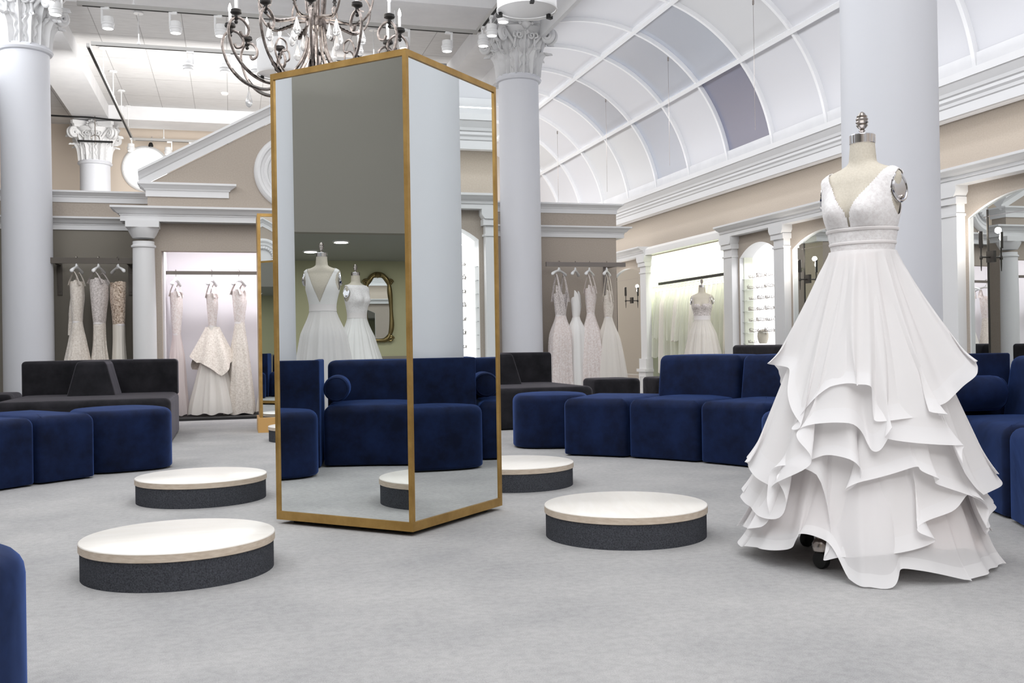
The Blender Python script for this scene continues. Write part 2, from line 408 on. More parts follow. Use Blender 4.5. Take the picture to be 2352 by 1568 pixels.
# ------------------------------------------------------------------ barrel vault
VX, VZ, VR = 4.81, 3.205, 2.169
def va(deg, r=VR): a = math.radians(deg); return VX+r*math.cos(a), VZ+r*math.sin(a)
def vault():
    root = empty('vault_ceiling', (VX, 0, 0), kind='structure'); tag(root, 'white ribbed barrel vault with frosted panels')
    off = -VX
    random.seed(4)
    bars = [7.5, 39.2, 71.4, 108]
    ribs = [-3.5+1.24*i for i in range(22)]
    ribs = [7.97-1.24*k for k in range(9, 0, -1)]+[7.97+1.24*k for k in range(0, 12)]
    b = MB()
    special = {(10.45, 0): 0, (11.69, 1): 1, (10.45, 1): 2, (12.93, 1): 1, (12.93, 0): 0, (14.17, 0): 1, (15.41, 0): 2, (16.65, 0): 2, (14.17, 1): 0, (15.41, 1): 1, (11.69, 0): 3, (10.45, 2): 0}
    for i in range(len(ribs)-1):
        y0, y1 = ribs[i], ribs[i+1]
        for j in range(3):
            rows = []
            for k in range(13):
                x, z = va(bars[j]+(bars[j+1]-bars[j])*k/12, VR+.02)
                rows.append([(x+off, y0, z), (x+off, y1, z)])
            b.mi = 0
            for key, v in special.items():
                if abs(key[0]-y0) < .2 and key[1] == j: b.mi = v
            if b.mi == 0 and random.random() < .05: b.mi = 2
            b.grid(rows)
    b.build('panel', [M['vault_matte'], M['vault_gloss'], M['vault_grey'], M['vault_dark_reflect']], root)
    for y in ribs:
        if y > 21.5: continue
        r = MB(); rows = []
        for k in range(41):
            a = 7.5+100.5*k/40
            (x0, z0), (x1, z1) = va(a, VR+.03), va(a, VR-.035)
            rows.append([(x0+off, y-.024, z0), (x1+off, y-.024, z1), (x1+off, y+.024, z1), (x0+off, y+.024, z0)])
        r.grid(rows, closed_u=True); r.build('rib', M['cornice_white'], root)
    for a in bars[1:3]:
        x0, z0 = va(a-.75, VR+.03); x1, z1 = va(a+.75, VR+.03); x2, z2 = va(a+.75, VR-.05); x3, z3 = va(a-.75, VR-.05)
        MB().prism([(x0+off, z0), (x1+off, z1), (x2+off, z2), (x3+off, z3)], 'y', YS, YN).build('purlin', M['cornice_white'], root)
    # fascia closing the crown side
    MB().box(4.1+off, 4.16+off, YS, YN, 5.05, 5.62).build('fascia', M['white_plaster'], root)
vault()
# ------------------------------------------------------------------ east wall: arched bays, pilasters, entablature, cornice
ENT0, ENT1 = 2.40, 2.56
def arch_z(y, yc, hw, zs, zt):
    t = (y-yc)/hw; R = (hw*hw+(zt-zs)**2)/(2*(zt-zs)); return zt-R+math.sqrt(max(0, R*R-(y-yc)**2))
def arch_bay(b, y0, y1, yc, hw, zs, zt, dep, z0):
    # wall skin at XE with an arched opening cut through it and a reveal of depth dep
    n = 20; ys = [yc-hw+2*hw*i/n for i in range(n+1)]
    b.grid([[(XE, y0, 0), (XE, yc-hw, 0)], [(XE, y0, ENT0), (XE, yc-hw, ENT0)]])
    b.grid([[(XE, yc+hw, 0), (XE, y1, 0)], [(XE, yc+hw, ENT0), (XE, y1, ENT0)]])
    top = [(XE, y, arch_z(y, yc, hw, zs, zt)) for y in ys]
    b.grid([top, [(XE, y, ENT0) for y in ys]])
    b.mi = 1
    b.grid([top, [(XE+dep, p[1], p[2]) for p in top]])
    for y in (yc-hw, yc+hw): b.grid([[(XE, y, z0), (XE+dep, y, z0)], [(XE, y, zs), (XE+dep, y, zs)]])
    b.grid([[(XE, yc-hw, z0), (XE, yc+hw, z0)], [(XE+dep, yc-hw, z0), (XE+dep, yc+hw, z0)]])
    b.mi = 0
    b.grid([[(XE, yc-hw, 0), (XE, yc+hw, 0)], [(XE, yc-hw, z0), (XE, yc+hw, z0)]])
PIL = [0.4, 1.98, 3.40, 5.22, 6.64, 8.46, 9.87, 11.69, 13.10]
b = MB()
niches, wmirrors = [], []
for i in range(len(PIL)-1):
    y0, y1 = PIL[i], PIL[i+1]; yc = (y0+y1)/2
    if (y1-y0) < 1.5:
        arch_bay(b, y0, y1, yc, .53, 2.07, 2.26, .20, .55); niches.append(yc)
    else:
        arch_bay(b, y0, y1, yc, .74, 2.07, 2.26, .05, .30); wmirrors.append((yc, .74))
arch_bay(b, 16.2, 18.2, 17.2, .80, 2.07, 2.26, .05, .30); wmirrors.append((17.2, .80))
b.box(XE, XE+.05, YS, PIL[0], 0, ENT0); b.box(XE, XE+.05, 18.2, YN, 0, ENT0)
b.box(XE, XE+.06, YS, YN, ENT0, 3.75)
struct('wall_right', b, [M['taupe_wall'], M['white_trim']], label='taupe side wall with arched openings under the vault', smooth=False)
# veil recess behind the open bay
b = MB(); b.box(7.75, 7.8, 12.9, 16.4, 0, 2.9); b.box(XE+.06, 7.8, 12.9, 13.0, 0, 2.9); b.box(XE+.06, 7.8, 16.3, 16.4, 0, 2.9); b.box(XE+.06, 7.8, 12.9, 16.4, 2.9, 3.0)
struct('wall_right_2', b, M['veil_wall'], label='pale green lit recess where veils hang')
b = MB(); b.prism([(6.98, 2.405), (7.1, 2.405), (7.1, 2.5), (7.04, 2.55), (6.98, 2.5)], 'y', 13.25, 16.05)
struct('trim_6', b, M['white_gloss'], label='white light pelmet across the open veil bay')
def profile_run(name, prof, y0, y1, label, m='white_trim', xb=XE):
    # prof: (projection, z) list, closed against the wall
    pts = [(xb-p, z) for p, z in prof]+[(xb+.02, prof[-1][1]), (xb+.02, prof[0][1])]
    return struct(name, MB().prism(pts, 'y', y0, y1), M[m], label=label, smooth=False)
ENTP = [(.14, ENT0), (.14, ENT0+.05), (.155, ENT0+.055), (.155, ENT0+.085), (.20, ENT0+.105), (.23, ENT0+.13), (.25, ENT0+.135), (.25, ENT1)]
profile_run('trim_7', ENTP, YS, 13.25, 'white entablature over the arched bays')
profile_run('trim_8', ENTP, 16.05, YN, 'white entablature beyond the veil bay')
BIG = [(.22, 3.0), (.34, 3.0), (.36, 3.06), (.36, 3.12), (.37, 3.15), (.42, 3.18), (.42, 3.22), (.45, 3.235), (.46, 3.27), (.52, 3.33), (.52, 3.37), (.44, 3.38), (.28, 3.40), (.28, 3.56)]
BIG = [(.30, 3.02), (.34, 3.02), (.34, 3.11), (.355, 3.12), (.36, 3.15), (.38, 3.17), (.38, 3.20), (.40, 3.21), (.41, 3.24), (.46, 3.31), (.47, 3.31), (.47, 3.38), (.43, 3.38), (.43, 3.33), (.10, 3.33), (.10, 3.05), (.30, 3.05)]
def big_cornice():
    pts = [(XE-p, z) for p, z in BIG]
    struct('trim_9', MB().prism(pts, 'y', YS, YN), M['cornice_white'], label='deep white cove cornice below the vault', smooth=False)
    struct('trim_10', MB().box(XE-.17, XE, YS, YN, 3.33, 3.62), M['white_plaster'], label='white upstand between cornice and vault')
big_cornice()
def pilaster(y, label, base_only=False):
    root = empty('pilaster', (XE, y, 0), kind='structure'); tag(root, label)
    w_ = .125
    MB().box(-.10, .0, -w_, w_, .45, ENT0).build('shaft', M['white_trim'], root)
    c = MB(); c.box(-.115, 0, -w_-.015, w_+.015, 2.10, 2.125); c.box(-.115, 0, -w_-.015, w_+.015, 2.27, ENT0); c.box(-.13, 0, -w_-.03, w_+.03, 2.22, 2.29)
    c.prism([(-w_-.015, 2.29), (w_+.015, 2.29), (w_+.05, 2.34), (w_+.05, 2.40), (-w_-.05, 2.40), (-w_-.05, 2.34)], 'x', -.15, 0)
    c.build('capital', M['white_trim'], root)
    p = MB(); p.box(-.13, 0, -w_-.03, w_+.03, .42, .60); p.box(-.17, 0, -w_-.06, w_+.06, .37, .42)
    p.box(-.14, 0, -w_-.03, w_+.03, 0, .37); p.build('pedestal', M['white_trim'], root)
    q = MB(); 
    q.box(-.15, -.14, -.09, .09, .10, .12); q.box(-.15, -.14, -.09, .09, .28, .30); q.box(-.15, -.14, -.09, -.07, .12, .28); q.box(-.15, -.14, .07, .09, .12, .28)
    q.build('panel_moulding', M['white_trim'], root)
    return root
plab = {13.10: 'white pilaster between veil bay and tiara niche', 11.69: 'white pilaster between lit tiara niche and arched mirror', 9.87: 'white pilaster hidden behind the gown on the dress form', 8.46: 'white pilaster just right of the big near column', 16.2: 'white pilaster on the far side of the veil bay'}
for y in PIL[1:]+[16.2]:
    pilaster(y, plab.get(y, 'white pilaster on the side wall nearer than the frame edge'))
# ------------------------------------------------------------------ Corinthian columns
def capital_meshes():
    H = .74; r0 = .25
    bell = MB(); bell.lathe([(r0, 0), (r0+.005, .1), (r0+.03, .3), (r0+.08, .5), (r0+.14, .6), (r0+.15, .63), (r0+.1, .65)], 40)
    def leaf(h, wd, lean, curl):
        b = MB(); rows = []; n = 22; mu = 10
        spine = cat_rom([(0, 0), (lean*.1, h*.35), (lean*.3, h*.7), (lean*.75, h*.96), (lean*1.25, h*1.0), (lean*1.45, h*.9)], 5)
        m_ = len(spine)
        for j, s in enumerate(spine):
            t = j/(m_-1)
            wv = wd*(.62+.55*math.sin(PI*min(1, t*1.15))**1.2)*(1 if t < .75 else max(.12, 1-(t-.75)*3.2))
            wv *= 1+.20*math.cos(t*PI*9)
            row = []
            for i in range(mu+1):
                u = -1+2*i/mu
                ridge = .022*math.cos(u*PI*2.5)*(1-t*.4)+.03*(1-u*u)*.6
                row.append((s[0]+ridge*1.5-.045*u*u, u*wv, s[1]))
            rows.append(row)
        V = b.grid(rows)
        # give it thickness
        bmesh.ops.solidify(b.bm, geom=b.bm.faces[:], thickness=.014)
        return b
    def volute(sg):
        b = MB(); P = []; R = []
        # stalk rising then spiral
        for t in range(14):
            q = t/13; P.append((.27+.20*q**1.6, sg*.10*(1-q)**1.0+sg*.035, .28+.30*q**.8)); R.append(.018+.012*q)
        cx, cz, rr = .485, .50, .095
        for t in range(40):
            q = t/39; a = PI*.62-q*PI*4.4; r_ = rr*(1-q*.86)
            P.append((cx+r_*math.cos(a), sg*(.035+.03*q), cz+r_*math.sin(a))); R.append(.032-.014*q)
        b.tube(P, R, 8); return b
    ab = MB(); pts = []
    for k in range(4):
        a0 = PI/4+k*PI/2; a1 = a0+PI/2
        c0 = Vector((math.cos(a0), math.sin(a0)))*.535; c1 = Vector((math.cos(a1), math.sin(a1)))*.535
        tan = (c1-c0).normalized(); nin = Vector((-math.cos((a0+a1)/2), -math.sin((a0+a1)/2)))
        for i in range(13):
            t = i/12; p = (c0+tan*.045).lerp(c1-tan*.045, t)+nin*.085*math.sin(PI*t); pts.append((p.x, p.y))
    for z0, z1, s in ((.615, .66, .95), (.66, .675, .97), (.675, .74, 1.02)):
        ab.prism([(x*s, y*s) for x, y in pts], 'z', z0, z1)
    fl = MB()
    fl.lathe([(0, -.07), (.03, -.06), (.065, -.02), (.075, 0), (.06, .02), (.03, .05), (0, .06)], 12, c=(.40, 0, .64), cap=False)
    for i in range(7):
        a = PI*i/6; c_ = (.415, .085*math.cos(a), .645+.085*math.sin(a)); fl.lathe([(0, -.035), (.028, 0), (0, .035)], 8, c=c_, cap=False)
    st = [(.30, 0, .33), (.33, 0, .45), (.39, 0, .58)]; fl.tube(cat_rom(st, 5), .016, 6)
    for sg in (-1, 1):
        fl.tube(cat_rom([(.31, 0, .40), (.33, sg*.07, .50), (.37, sg*.15, .53), (.38, sg*.17, .48), (.37, sg*.13, .46)], 5), [.013]*21, 6)
    hx = MB()   # inner helix pair
    for sg in (-1, 1):
        P = [(.28+.07*q, sg*(.15-.02*q), .30+.2*q) for q in [i/6 for i in range(7)]]
        for t in range(22):
            q = t/21; a = (PI*.5-q*PI*3); r_ = .055*(1-.8*q); P.append((.36+.02*q, sg*(.075+r_*math.cos(a)) if False else sg*(.085-r_*math.cos(a)*1.0+.0), .50+r_*math.sin(a)))
        hx.tube(P, .016, 6)
    return bell, leaf(.33, .075, .125, 0), leaf(.53, .070, .165, 0), volute(1), volute(-1), ab, fl, hx
def make_column():
    root = empty('column'); mt = M['column_paint']; mc = M['white_trim']
    MB().lathe([(.285, .2), (.284, 1.5), (.280, 3.2), (.276, 4.50)], 56).build('shaft', mt, root)
    MB().lathe([(.36, 0), (.36, .08), (.345, .10), (.36, .13), (.345, .16), (.31, .17), (.315, .19), (.287, .21)], 48).build('base', mt, root)
    MB().lathe([(.277, 4.49), (.305, 4.50), (.32, 4.525), (.305, 4.55), (.29, 4.555), (.285, 4.575)], 48).build('necking', mt, root)
    cap = MB().lathe([(.24, 0), (.24, .01)], 16).build('capital', mc, root, loc=(0, 0, 4.56))
    bell, lf1, lf2, vo1, vo2, ab, fl, hx = capital_meshes()
    bell.build('bell', mc, cap); ab.build('abacus', mc, cap)
    def ring(mb, name, n, ph, r):
        first = None
        for k in range(n):
            if first is None: first = mb.build(name, mc, cap, angle=60); o = first
            else: o = first.copy(); COL.objects.link(o); o.parent = cap
            a = ph+2*PI*k/n; o.location = (r*math.cos(a), r*math.sin(a), 0); o.rotation_euler = (0, 0, a)
    ring(lf1, 'acanthus_leaf', 8, PI/8, .255); ring(lf2, 'acanthus_leaf', 8, 0, .245)
    ring(vo1, 'volute', 4, PI/4, 0); ring(vo2, 'volute', 4, PI/4, 0); ring(fl, 'fleuron', 4, 0, 0); ring(hx, 'helix', 4, 0, 0)
    return root
c0 = make_column()
clist = [((3.92, 5.24), 'smooth pale column behind the gown on the dress form'),
         ((3.88, 13.18), 'pale column with carved capital right of the mirror tower'),
         ((-2.36, 13.18), 'pale column with carved capital at the left edge'),
         ((-2.5, 20.8), 'distant column with carved capital above the partition'),
         ((-2.36, 5.16), 'pale column seen reflected in the mirror tower'),
         ((3.88, 20.8), 'distant column hidden behind the right partition')]
for i, ((x, y), lab) in enumerate(clist):
    c = c0 if i == 0 else copy_tree(c0)
    c.location = (x, y, 0); tag(c, lab, 'column', 'Corinthian columns', 'structure')
# ------------------------------------------------------------------ gabled partition across the far end of the salon
PC = .78    # its centre line
def cornice_x(name, prof, yf, x0, x1, ends=True, parent=None, m='white_trim'):
    # moulding running along x on a face at y=yf, mitred outwards at both ends
    b = MB(); rows = []
    for (p, z) in prof: rows.append([(x0-p*ends, yf-p, z), (x1+p*ends, yf-p, z)])
    rows2 = [[(x0-p*ends, yf+.02+(.3 if ends else 0), z), (x0-p*ends, yf-p, z), (x1+p*ends, yf-p, z), (x1+p*ends, yf+.02+(.3 if ends else 0), z)] for p, z in prof]
    V = b.grid(rows2); b.face(V[0][::-1]); b.face(V[-1])
    return b.build(name, M[m], parent, smooth=False)
CORN = [(.0, 0), (.02, 0), (.02, .075), (.035, .08), (.04, .095), (.075, .12), (.095, .135), (.11, .14), (.11, .165), (0, .165)]
ENTB = [(0, 0), (.02, 0), (.02, .065), (.03, .07), (.03, .085), (.05, .09), (.08, .125), (.11, .145), (.125, .15), (.125, .175), (0, .175)]
def up(prof, z, k=1): return [(p*k, z+q*k) for p, q in prof]
def partition():
    root = empty('wall_back_2', (PC, 0, 0), kind='structure'); tag(root, 'gabled taupe partition with a lit gown recess')
    o = -PC
    def B(name, mb, m): return mb.build(name, M[m], root, smooth=False)
    hw = 1.59; xa = 1.74      # half opening; half attic
    b = MB()
    b.box(-xa, -hw, 12.9, 13.9, 0, 2.44); b.box(hw, xa, 12.9, 13.9, 0, 2.44); b.box(-hw, hw, 12.9, 13.05, 2.10, 2.44)
    b.box(-xa, xa, 12.9, 13.2, 2.44, 2.92)
    b.prism([(-xa, 2.92), (xa, 2.92), (0, 2.92+xa*.55)], 'y', 12.9, 13.2)
    B('face', b, 'taupe_wall')
    b = MB(); b.box(-hw, hw, 13.86, 13.9, 0, 2.44); b.box(-hw, -hw+.02, 13.05, 13.86, .03, 2.36); b.box(hw-.02, hw, 13.05, 13.86, .03, 2.36); b.box(-hw, hw, 13.05, 13.9, 2.36, 2.4)
    B('recess', b, 'recess_wall')
    B('plinth', MB().box(-hw, hw, 12.92, 13.86, 0, .03), 'black_gap')
    cornice_x('entablature', up(ENTB, 2.44), 12.74, -2.02, 2.02, True, root)
    MB().box(-2.02, 2.02, 12.74, 13.0, 2.44, 2.6).build('frieze', M['white_trim'], root)
    for s in (-1, 1):
        x0, x1 = (-1.74, -.80) if s < 0 else (.80, 1.74)
        cornice_x('return_cornice', up(CORN, 2.765), 12.9, x0, x1, True, root)
        # raking cornice
        pr = [(0, 0), (.02, 0), (.02, .09), (.04, .10), (.06, .13), (.10, .17), (.12, .175), (.12, .205), (0, .205)]
        L = 1.74+.1; rows = []
        for p, q in pr:
            rows.append([(s*L, 12.9-p, 2.905-.055+q-.19*0), (0, 12.9-p, 2.905-.055+q+L*.55)])
        rows2 = []
        for (p, q) in pr: rows2.append([(s*L, 12.9-p, 2.90+q-.03), (0, 12.9-p, 2.90+q-.03+L*.55)])
        rows2.append([(s*L, 12.9+.25, 2.90+.175), (0, 12.9+.25, 2.90+.175+L*.55)])
        b = MB(); V = b.grid(rows2); b.face([r[0] for r in V]); b.build('raking_cornice', M['white_trim'], root, smooth=False)
        # engaged Tuscan columns
        cx = s*1.785
        b = MB(); b.lathe([(.15, 0), (.15, .1), (.135, .12), (.138, .5), (.136, 1.3), (.125, 2.20)], 32, c=(cx, 12.8, 0))
        b.lathe([(.128, 2.12), (.143, 2.13), (.143, 2.15), (.128, 2.16)], 32, c=(cx, 12.8, 0)); b.lathe([(.125, 2.24), (.15, 2.28), (.175, 2.33), (.185, 2.36)], 32, c=(cx, 12.8, 0))
        b.box(cx-.19, cx+.19, 12.62, 12.99, 2.36, 2.44); b.box(cx-.17, cx+.17, 12.64, 12.97, 0, .08)
        b.build('tuscan_column', M['white_trim'], root)
    md = MB(); T = Matrix.Translation((0, 12.9, 3.11)) @ Matrix.Rotation(PI/2, 4, 'X')
    md.lathe([(0, .02), (.30, .02), (.31, .045), (.33, .05), (.35, .035), (.37, .05), (.385, .05), (.40, .075), (.43, .08), (.455, .06), (.475, .03), (.475, 0)], 56, cap=False, M=T)
    md.build('medallion', M['white_trim'], root)
    wr = MB()
    for k in range(26):
        a = 2*PI*k/26; c_ = T @ Vector((.235*math.cos(a), .235*math.sin(a), .05)); wr.lathe([(0, -.05), (.035, 0), (0, .05)], 8, c=c_, cap=False)
    wr.build('wreath', M['white_trim'], root)
    return root
pt = partition()
p2 = copy_tree(pt); p2.scale = (1, -1, 1); p2.location = (PC, 9.3, 0); p2['label'] = 'gabled taupe partition seen only in the farther mirror'; p2.name = 'wall_front_2'
def side_block(x0, x1, name, label, dark, endx):
    root = empty(name, ((x0+x1)/2, 13.5, 0), kind='structure'); tag(root, label); cx = (x0+x1)/2; a, c = x0-cx, x1-cx
    MB().box(a, c, 0, .7, 0, 2.80).build('face', M[dark], root, smooth=False)
    b = MB(); b.box(a-.004, c+.004, -.006, .01, 2.56, 2.80); b.build('upper_face', M['taupe_wall'], root, smooth=False)
    cornice_x('upper_cornice', up(CORN, 2.755, .85), 0, a, c, True, root)
    cornice_x('lower_cornice', up(ENTB, 2.41, .9), 0, a, c+(.1 if endx else 0), True, root)
    return root
side_block(-3.9, -.96, 'wall_back_3', 'dark taupe wall left of the gable where three gowns hang', 'dark_taupe_wall', 0)
side_block(2.52, 5.42, 'wall_back_4', 'taupe partition right of the column where four gowns hang', 'taupe_wall', 1)
# ------------------------------------------------------------------ mirror tower
def mirror_tower():
    s, ht, z0 = .832, 2.238, .022
    root = empty('mirror_tower', (.796, 5.132, 0), PI/4, 'tall four-sided mirror tower with gold frame in the middle of the carpet', 'mirror')
    h = s/2; fw = .021
    ed = MB()
    for sx in (-1, 1):
        for sy in (-1, 1):
            ed.box(min(sx*h, sx*(h-fw)), max(sx*h, sx*(h-fw)), min(sy*h, sy*(h-fw)), max(sy*h, sy*(h-fw)), z0, z0+ht)
    ed.build('corner_post', M['gold_frame'], root, smooth=False)
    for nm, za, zb in (('bottom_rail', z0, z0+.042), ('top_rail', z0+ht-.03, z0+ht)):
        b = MB()
        for k in range(4): b.box(-h+fw, h-fw, -h, -h+fw, za, zb, Matrix.Rotation(k*PI/2, 4, 'Z'))
        b.build(nm, M['gold_frame'], root, smooth=False)
    for k in range(4):
        b = MB(); b.box(-h+fw, h-fw, -h+.008, -h+.012, z0+.04, z0+ht-.028); b.build('mirror_panel', M['mirror_glass'], root, rot=(0, 0, k*PI/2), smooth=False)
    b = MB()
    for k in range(4): b.box(-h+fw, h-fw, -h+.012, -h+.022, z0+.035, z0+ht-.02, Matrix.Rotation(k*PI/2, 4, 'Z'))
    b.box(-h+.02, h-.02, -h+.02, h-.02, z0+ht-.012, z0+ht-.006); b.build('backing', M['black_gap'], root, smooth=False)
    b = MB()
    for sx in (-1, 1):
        for sy in (-1, 1): b.lathe([(.03, 0), (.03, z0)], 12, c=(sx*(h-.08), sy*(h-.08), 0))
    b.box(-h+.03, h-.03, -h+.03, h-.03, z0-.006, z0+.02)
    b.build('plinth_glide', M['black_gap'], root)
mirror_tower()
def far_mirror():
    root = empty('standing_mirror', (.80, 10.98, 0), 0, 'farther gold-framed mirror on a wooden plinth, half hidden by the mirror tower', 'mirror')
    x0, x1, ya = -.52, .52, -.24
    MB().box(x0-.02, x1+.02, ya-.02, .26, 0, .155).build('plinth', M['gold_wood'], root, smooth=False)
    fr = MB(); z0, z1 = .155, 2.30; f = .032
    fr.box(x0, x0+f, ya, .24, z0, z1); fr.box(x1-f, x1, ya, .24, z0, z1); fr.box(x0+f, x1-f, ya, .24, z1-f, z1)
    fr.build('frame', M['gold_frame'], root, smooth=False)
    MB().box(x0+f, x1-f, ya+.012, .22, z0, z1-f).build('mirror_panel', M['mirror_glass'], root, smooth=False)
far_mirror()
# ------------------------------------------------------------------ round podiums
def podium():
    root = empty('podium'); r = .3733
    b = MB(); b.lathe([(r-.006, 0), (r-.006, .108)], 72); b.build('carpeted_base', M['grey_carpet_side'], root)
    t = MB(); t.lathe([(r-.002, .108), (r, .110), (r, .138)], 72); e = t.build('edge_band', M['wood_edge'], root)
    t = MB(); t.lathe([(r, .1375), (r-.001, .1405), (r-.004, .1427), (0, .1427)], 72); t.build('wooden_top', M['pale_wood'], root)
    return root
p0 = podium()
for i, (x, y, lab) in enumerate(((-.211, 4.188, 'nearest round wood-topped podium at lower left'), (1.737, 4.265, 'round wood-topped podium between mirror tower and gown on dress form'),
        (-.178, 6.141, 'round wood-topped podium before the row of blue ottomans'), (1.709, 6.028, 'round wood-topped podium partly behind the mirror tower'),
        (.70, 9.72, 'small far podium in front of the standing mirror'))):
    c = p0 if i == 0 else copy_tree(p0); c.location = (x, y, 0); c.rotation_euler = (0, 0, i*1.3)
    tag(c, lab, 'podium', 'round podiums')
# ------------------------------------------------------------------ blue velvet seating ring
RC = Vector((.78, 5.14))
def sector(r0, r1, a0, a1, rf=.06, gap=.006, rin=None):
    # outline in room coordinates, counter-clockwise
    A0, A1 = math.radians(a0), math.radians(a1); n = max(3, int(abs(A1-A0)*r1/.12))
    g0, g1 = gap/r0, gap/r1
    outer = [(RC.x+r1*math.cos(A0+g1+(A1-A0-2*g1)*i/n), RC.y+r1*math.sin(A0+g1+(A1-A0-2*g1)*i/n), 0) for i in range(n+1)]
    inner = [(RC.x+r0*math.cos(A1-g0-(A1-A0-2*g0)*i/n), RC.y+r0*math.sin(A1-g0-(A1-A0-2*g0)*i/n), 0) for i in range(n+1)]
    ro = rf; ri = rf if rin is None else rin
    pts = outer+inner
    pts[0] = (*pts[0][:2], ro); pts[n] = (*pts[n][:2], ro); pts[n+1] = (*pts[n+1][:2], ri); pts[-1] = (*pts[-1][:2], ri)
    return dense(fillet(pts, 0, 6), .07)
def seat_module(a0, a1, label, back=True, r0=2.86, r1=3.72, rin=None, rout=.07, name='sofa_module', group='curved blue velvet sofa modules', ra=None):
    am = math.radians((a0+a1)/2); cx, cy = RC.x+(r0+.5)*math.cos(am), RC.y+(r0+.5)*math.sin(am)
    root = empty(name, (cx, cy, 0), 0, label, 'sofa' if back else 'seat', group)
    def loc(o): return [(x-cx, y-cy) for x, y in o]
    b = MB(); b.rprism(loc(sector(r0, r1, a0, a1, rout, rin=rin)), .012, .452, .065, .012, .014); b.build('seat', M['navy_velvet'], root, angle=60)
    f = MB(); f.rprism(loc(sector(r0+.06, r1-.06, a0+.6, a1-.6, .04)), 0, .02, .003, .003); f.build('foot_plinth', M['black_gap'], root)
    if back:
        def lean(x, y, z):
            X, Y = x+cx-RC.x, y+cy-RC.y; r = math.hypot(X, Y); k = (r+max(0, z-.44)*.18*(1 if r < 3.6 else .3))/r
            return RC.x+X*k-cx, RC.y+Y*k-cy
        b = MB(); b.rprism(loc(sector(3.40, 3.80, a0, a1, .05)), .40, .775, .05, .02, .006, shear=lean); b.build('backrest', M['navy_velvet'], root, angle=60)
    return root
seat_module(42.3, 53.0, 'backless blue corner seat rounding off the right-hand sofa row', back=False, rin=.28, name='corner_seat', group='rounded blue end seats')
seat_module(30.2, 42.1, 'blue sofa module at the left end of the backrests, right-hand row')
seat_module(18.4, 30.0, 'blue sofa module partly covered by the left flounces of the white gown')
seat_module(8.6, 18.2, 'blue sofa module behind the skirt of the white gown')
seat_module(-22.9, -8.8, 'blue sofa module with bolster right of the white gown', r0=3.04)
seat_module(-36, -23.1, 'blue sofa module cut by the right frame edge', r0=3.04)
# left half of the ring
seat_module(126.2, 134.8, 'middle seat of the blue row at left, between two rounded ones', back=False, rin=.05, name='corner_seat', group='rounded blue end seats')
seat_module(135.0, 147, 'blue seat cut by the left frame edge, beside the middle seat', back=True, r0=2.86)
seat_module(147.2, 159, 'blue sofa module farther round the left side of the ring')
seat_module(159.2, 171.4, 'blue sofa module beside the tall block on the left side')
seat_module(188.6, 202, 'blue sofa module with bolster seen reflected in the mirror tower')
seat_module(202.2, 215, 'blue sofa module at the reflected left side beyond the bolster')
seat_module(215.2, 228, 'blue sofa module near the left foreground')
def ottoman(x, y, rx, ry, rz, label, pw=2.7):
    root = empty('ottoman', (x, y, 0), rz, label, 'ottoman', 'rounded blue velvet ottomans'); n = 56; out = []
    for i in range(n):
        a = 2*PI*i/n; c, s = math.cos(a), math.sin(a); out.append((rx*math.copysign(abs(c)**(2/pw), c), ry*math.copysign(abs(s)**(2/pw), s)))
    b = MB(); b.rprism(dense(out, .06), .012, .452, .06, .02, .016); b.build('cushion', M['navy_velvet'], root, angle=60)
    f = MB(); f.rprism([(p[0]*.86, p[1]*.86) for p in out], 0, .02, .003, .003); f.build('foot_plinth', M['black_gap'], root)
    return root
ottoman(-.81, 7.98, .345, .345, .35, 'rightmost rounded blue ottoman in the left row', 3)
ottoman(-.83, 2.31, .36, .36, -.35, 'blue ottoman at the lower left corner, nearest to the viewer', 3)
ottoman(2.67, 8.23, .33, .33, -.3, 'leftmost rounded blue ottoman in the right-hand row', 3)
ottoman(3.26, 5.14, .20, .36, 0, 'blue ottoman behind the white gown, reflected in the right mirror face', 2.6)
ottoman(-1.68, 5.14, .28, .36, 0, 'blue ottoman reflected at the left edge of the mirror tower', 2.6)
def block(xf, sgn, xb, yc, label):
    # tall upholstered surround standing in front of a column (open towards the back)
    root = empty('column_surround', (xf, yc, 0), 0, label, 'divider', 'tall blue column surrounds'); t = .055; hw = .405; d = abs(xb-xf)
    h2 = hw+d*.146; hm = hw+t*.146
    P = [(0, -hw), (sgn*d, -h2), (sgn*d, -h2+t), (sgn*t, -hm+t), (sgn*t, hm-t), (sgn*d, h2-t), (sgn*d, h2), (0, hw)]
    if sgn < 0: P = P[::-1]
    P = [(*p, .018) for p in P]
    b = MB(); b.rprism(dense(fillet(P, .018, 3), .07), .005, .79, .012, .005, 0, 3)
    # cap with a flat top is built as a strip, so drop the fan that rprism closes with
    b.bm.faces.ensure_lookup_table()
    zt = .7895
    dead = [f for f in b.bm.faces if all(v.co.z > zt for v in f.verts) or all(v.co.z < .0055 for v in f.verts)]
    bmesh.ops.delete(b.bm, geom=dead, context='FACES')
    e = .012; xa = sgn*e; x2 = sgn*(d-e); xi = sgn*(t-e)
    b.grid([[(xa, -hw+e, .79), (xi, -hm+e, .79)], [(xa, hw-e, .79), (xi, hm-e, .79)]])
    for s_ in (-1, 1): b.grid([[(xi, s_*(hm-e), .79), (x2, s_*(h2-e), .79)], [(xi, s_*(hm-t+e), .79), (x2, s_*(h2-t+e), .79)]])
    b.build('panel', M['navy_velvet'], root, angle=50)
block(3.575, 1, 4.25, 5.14, 'tall blue surround around the near column base')
block(-2.015, -1, -2.66, 5.14, 'tall blue surround around the reflected column base')
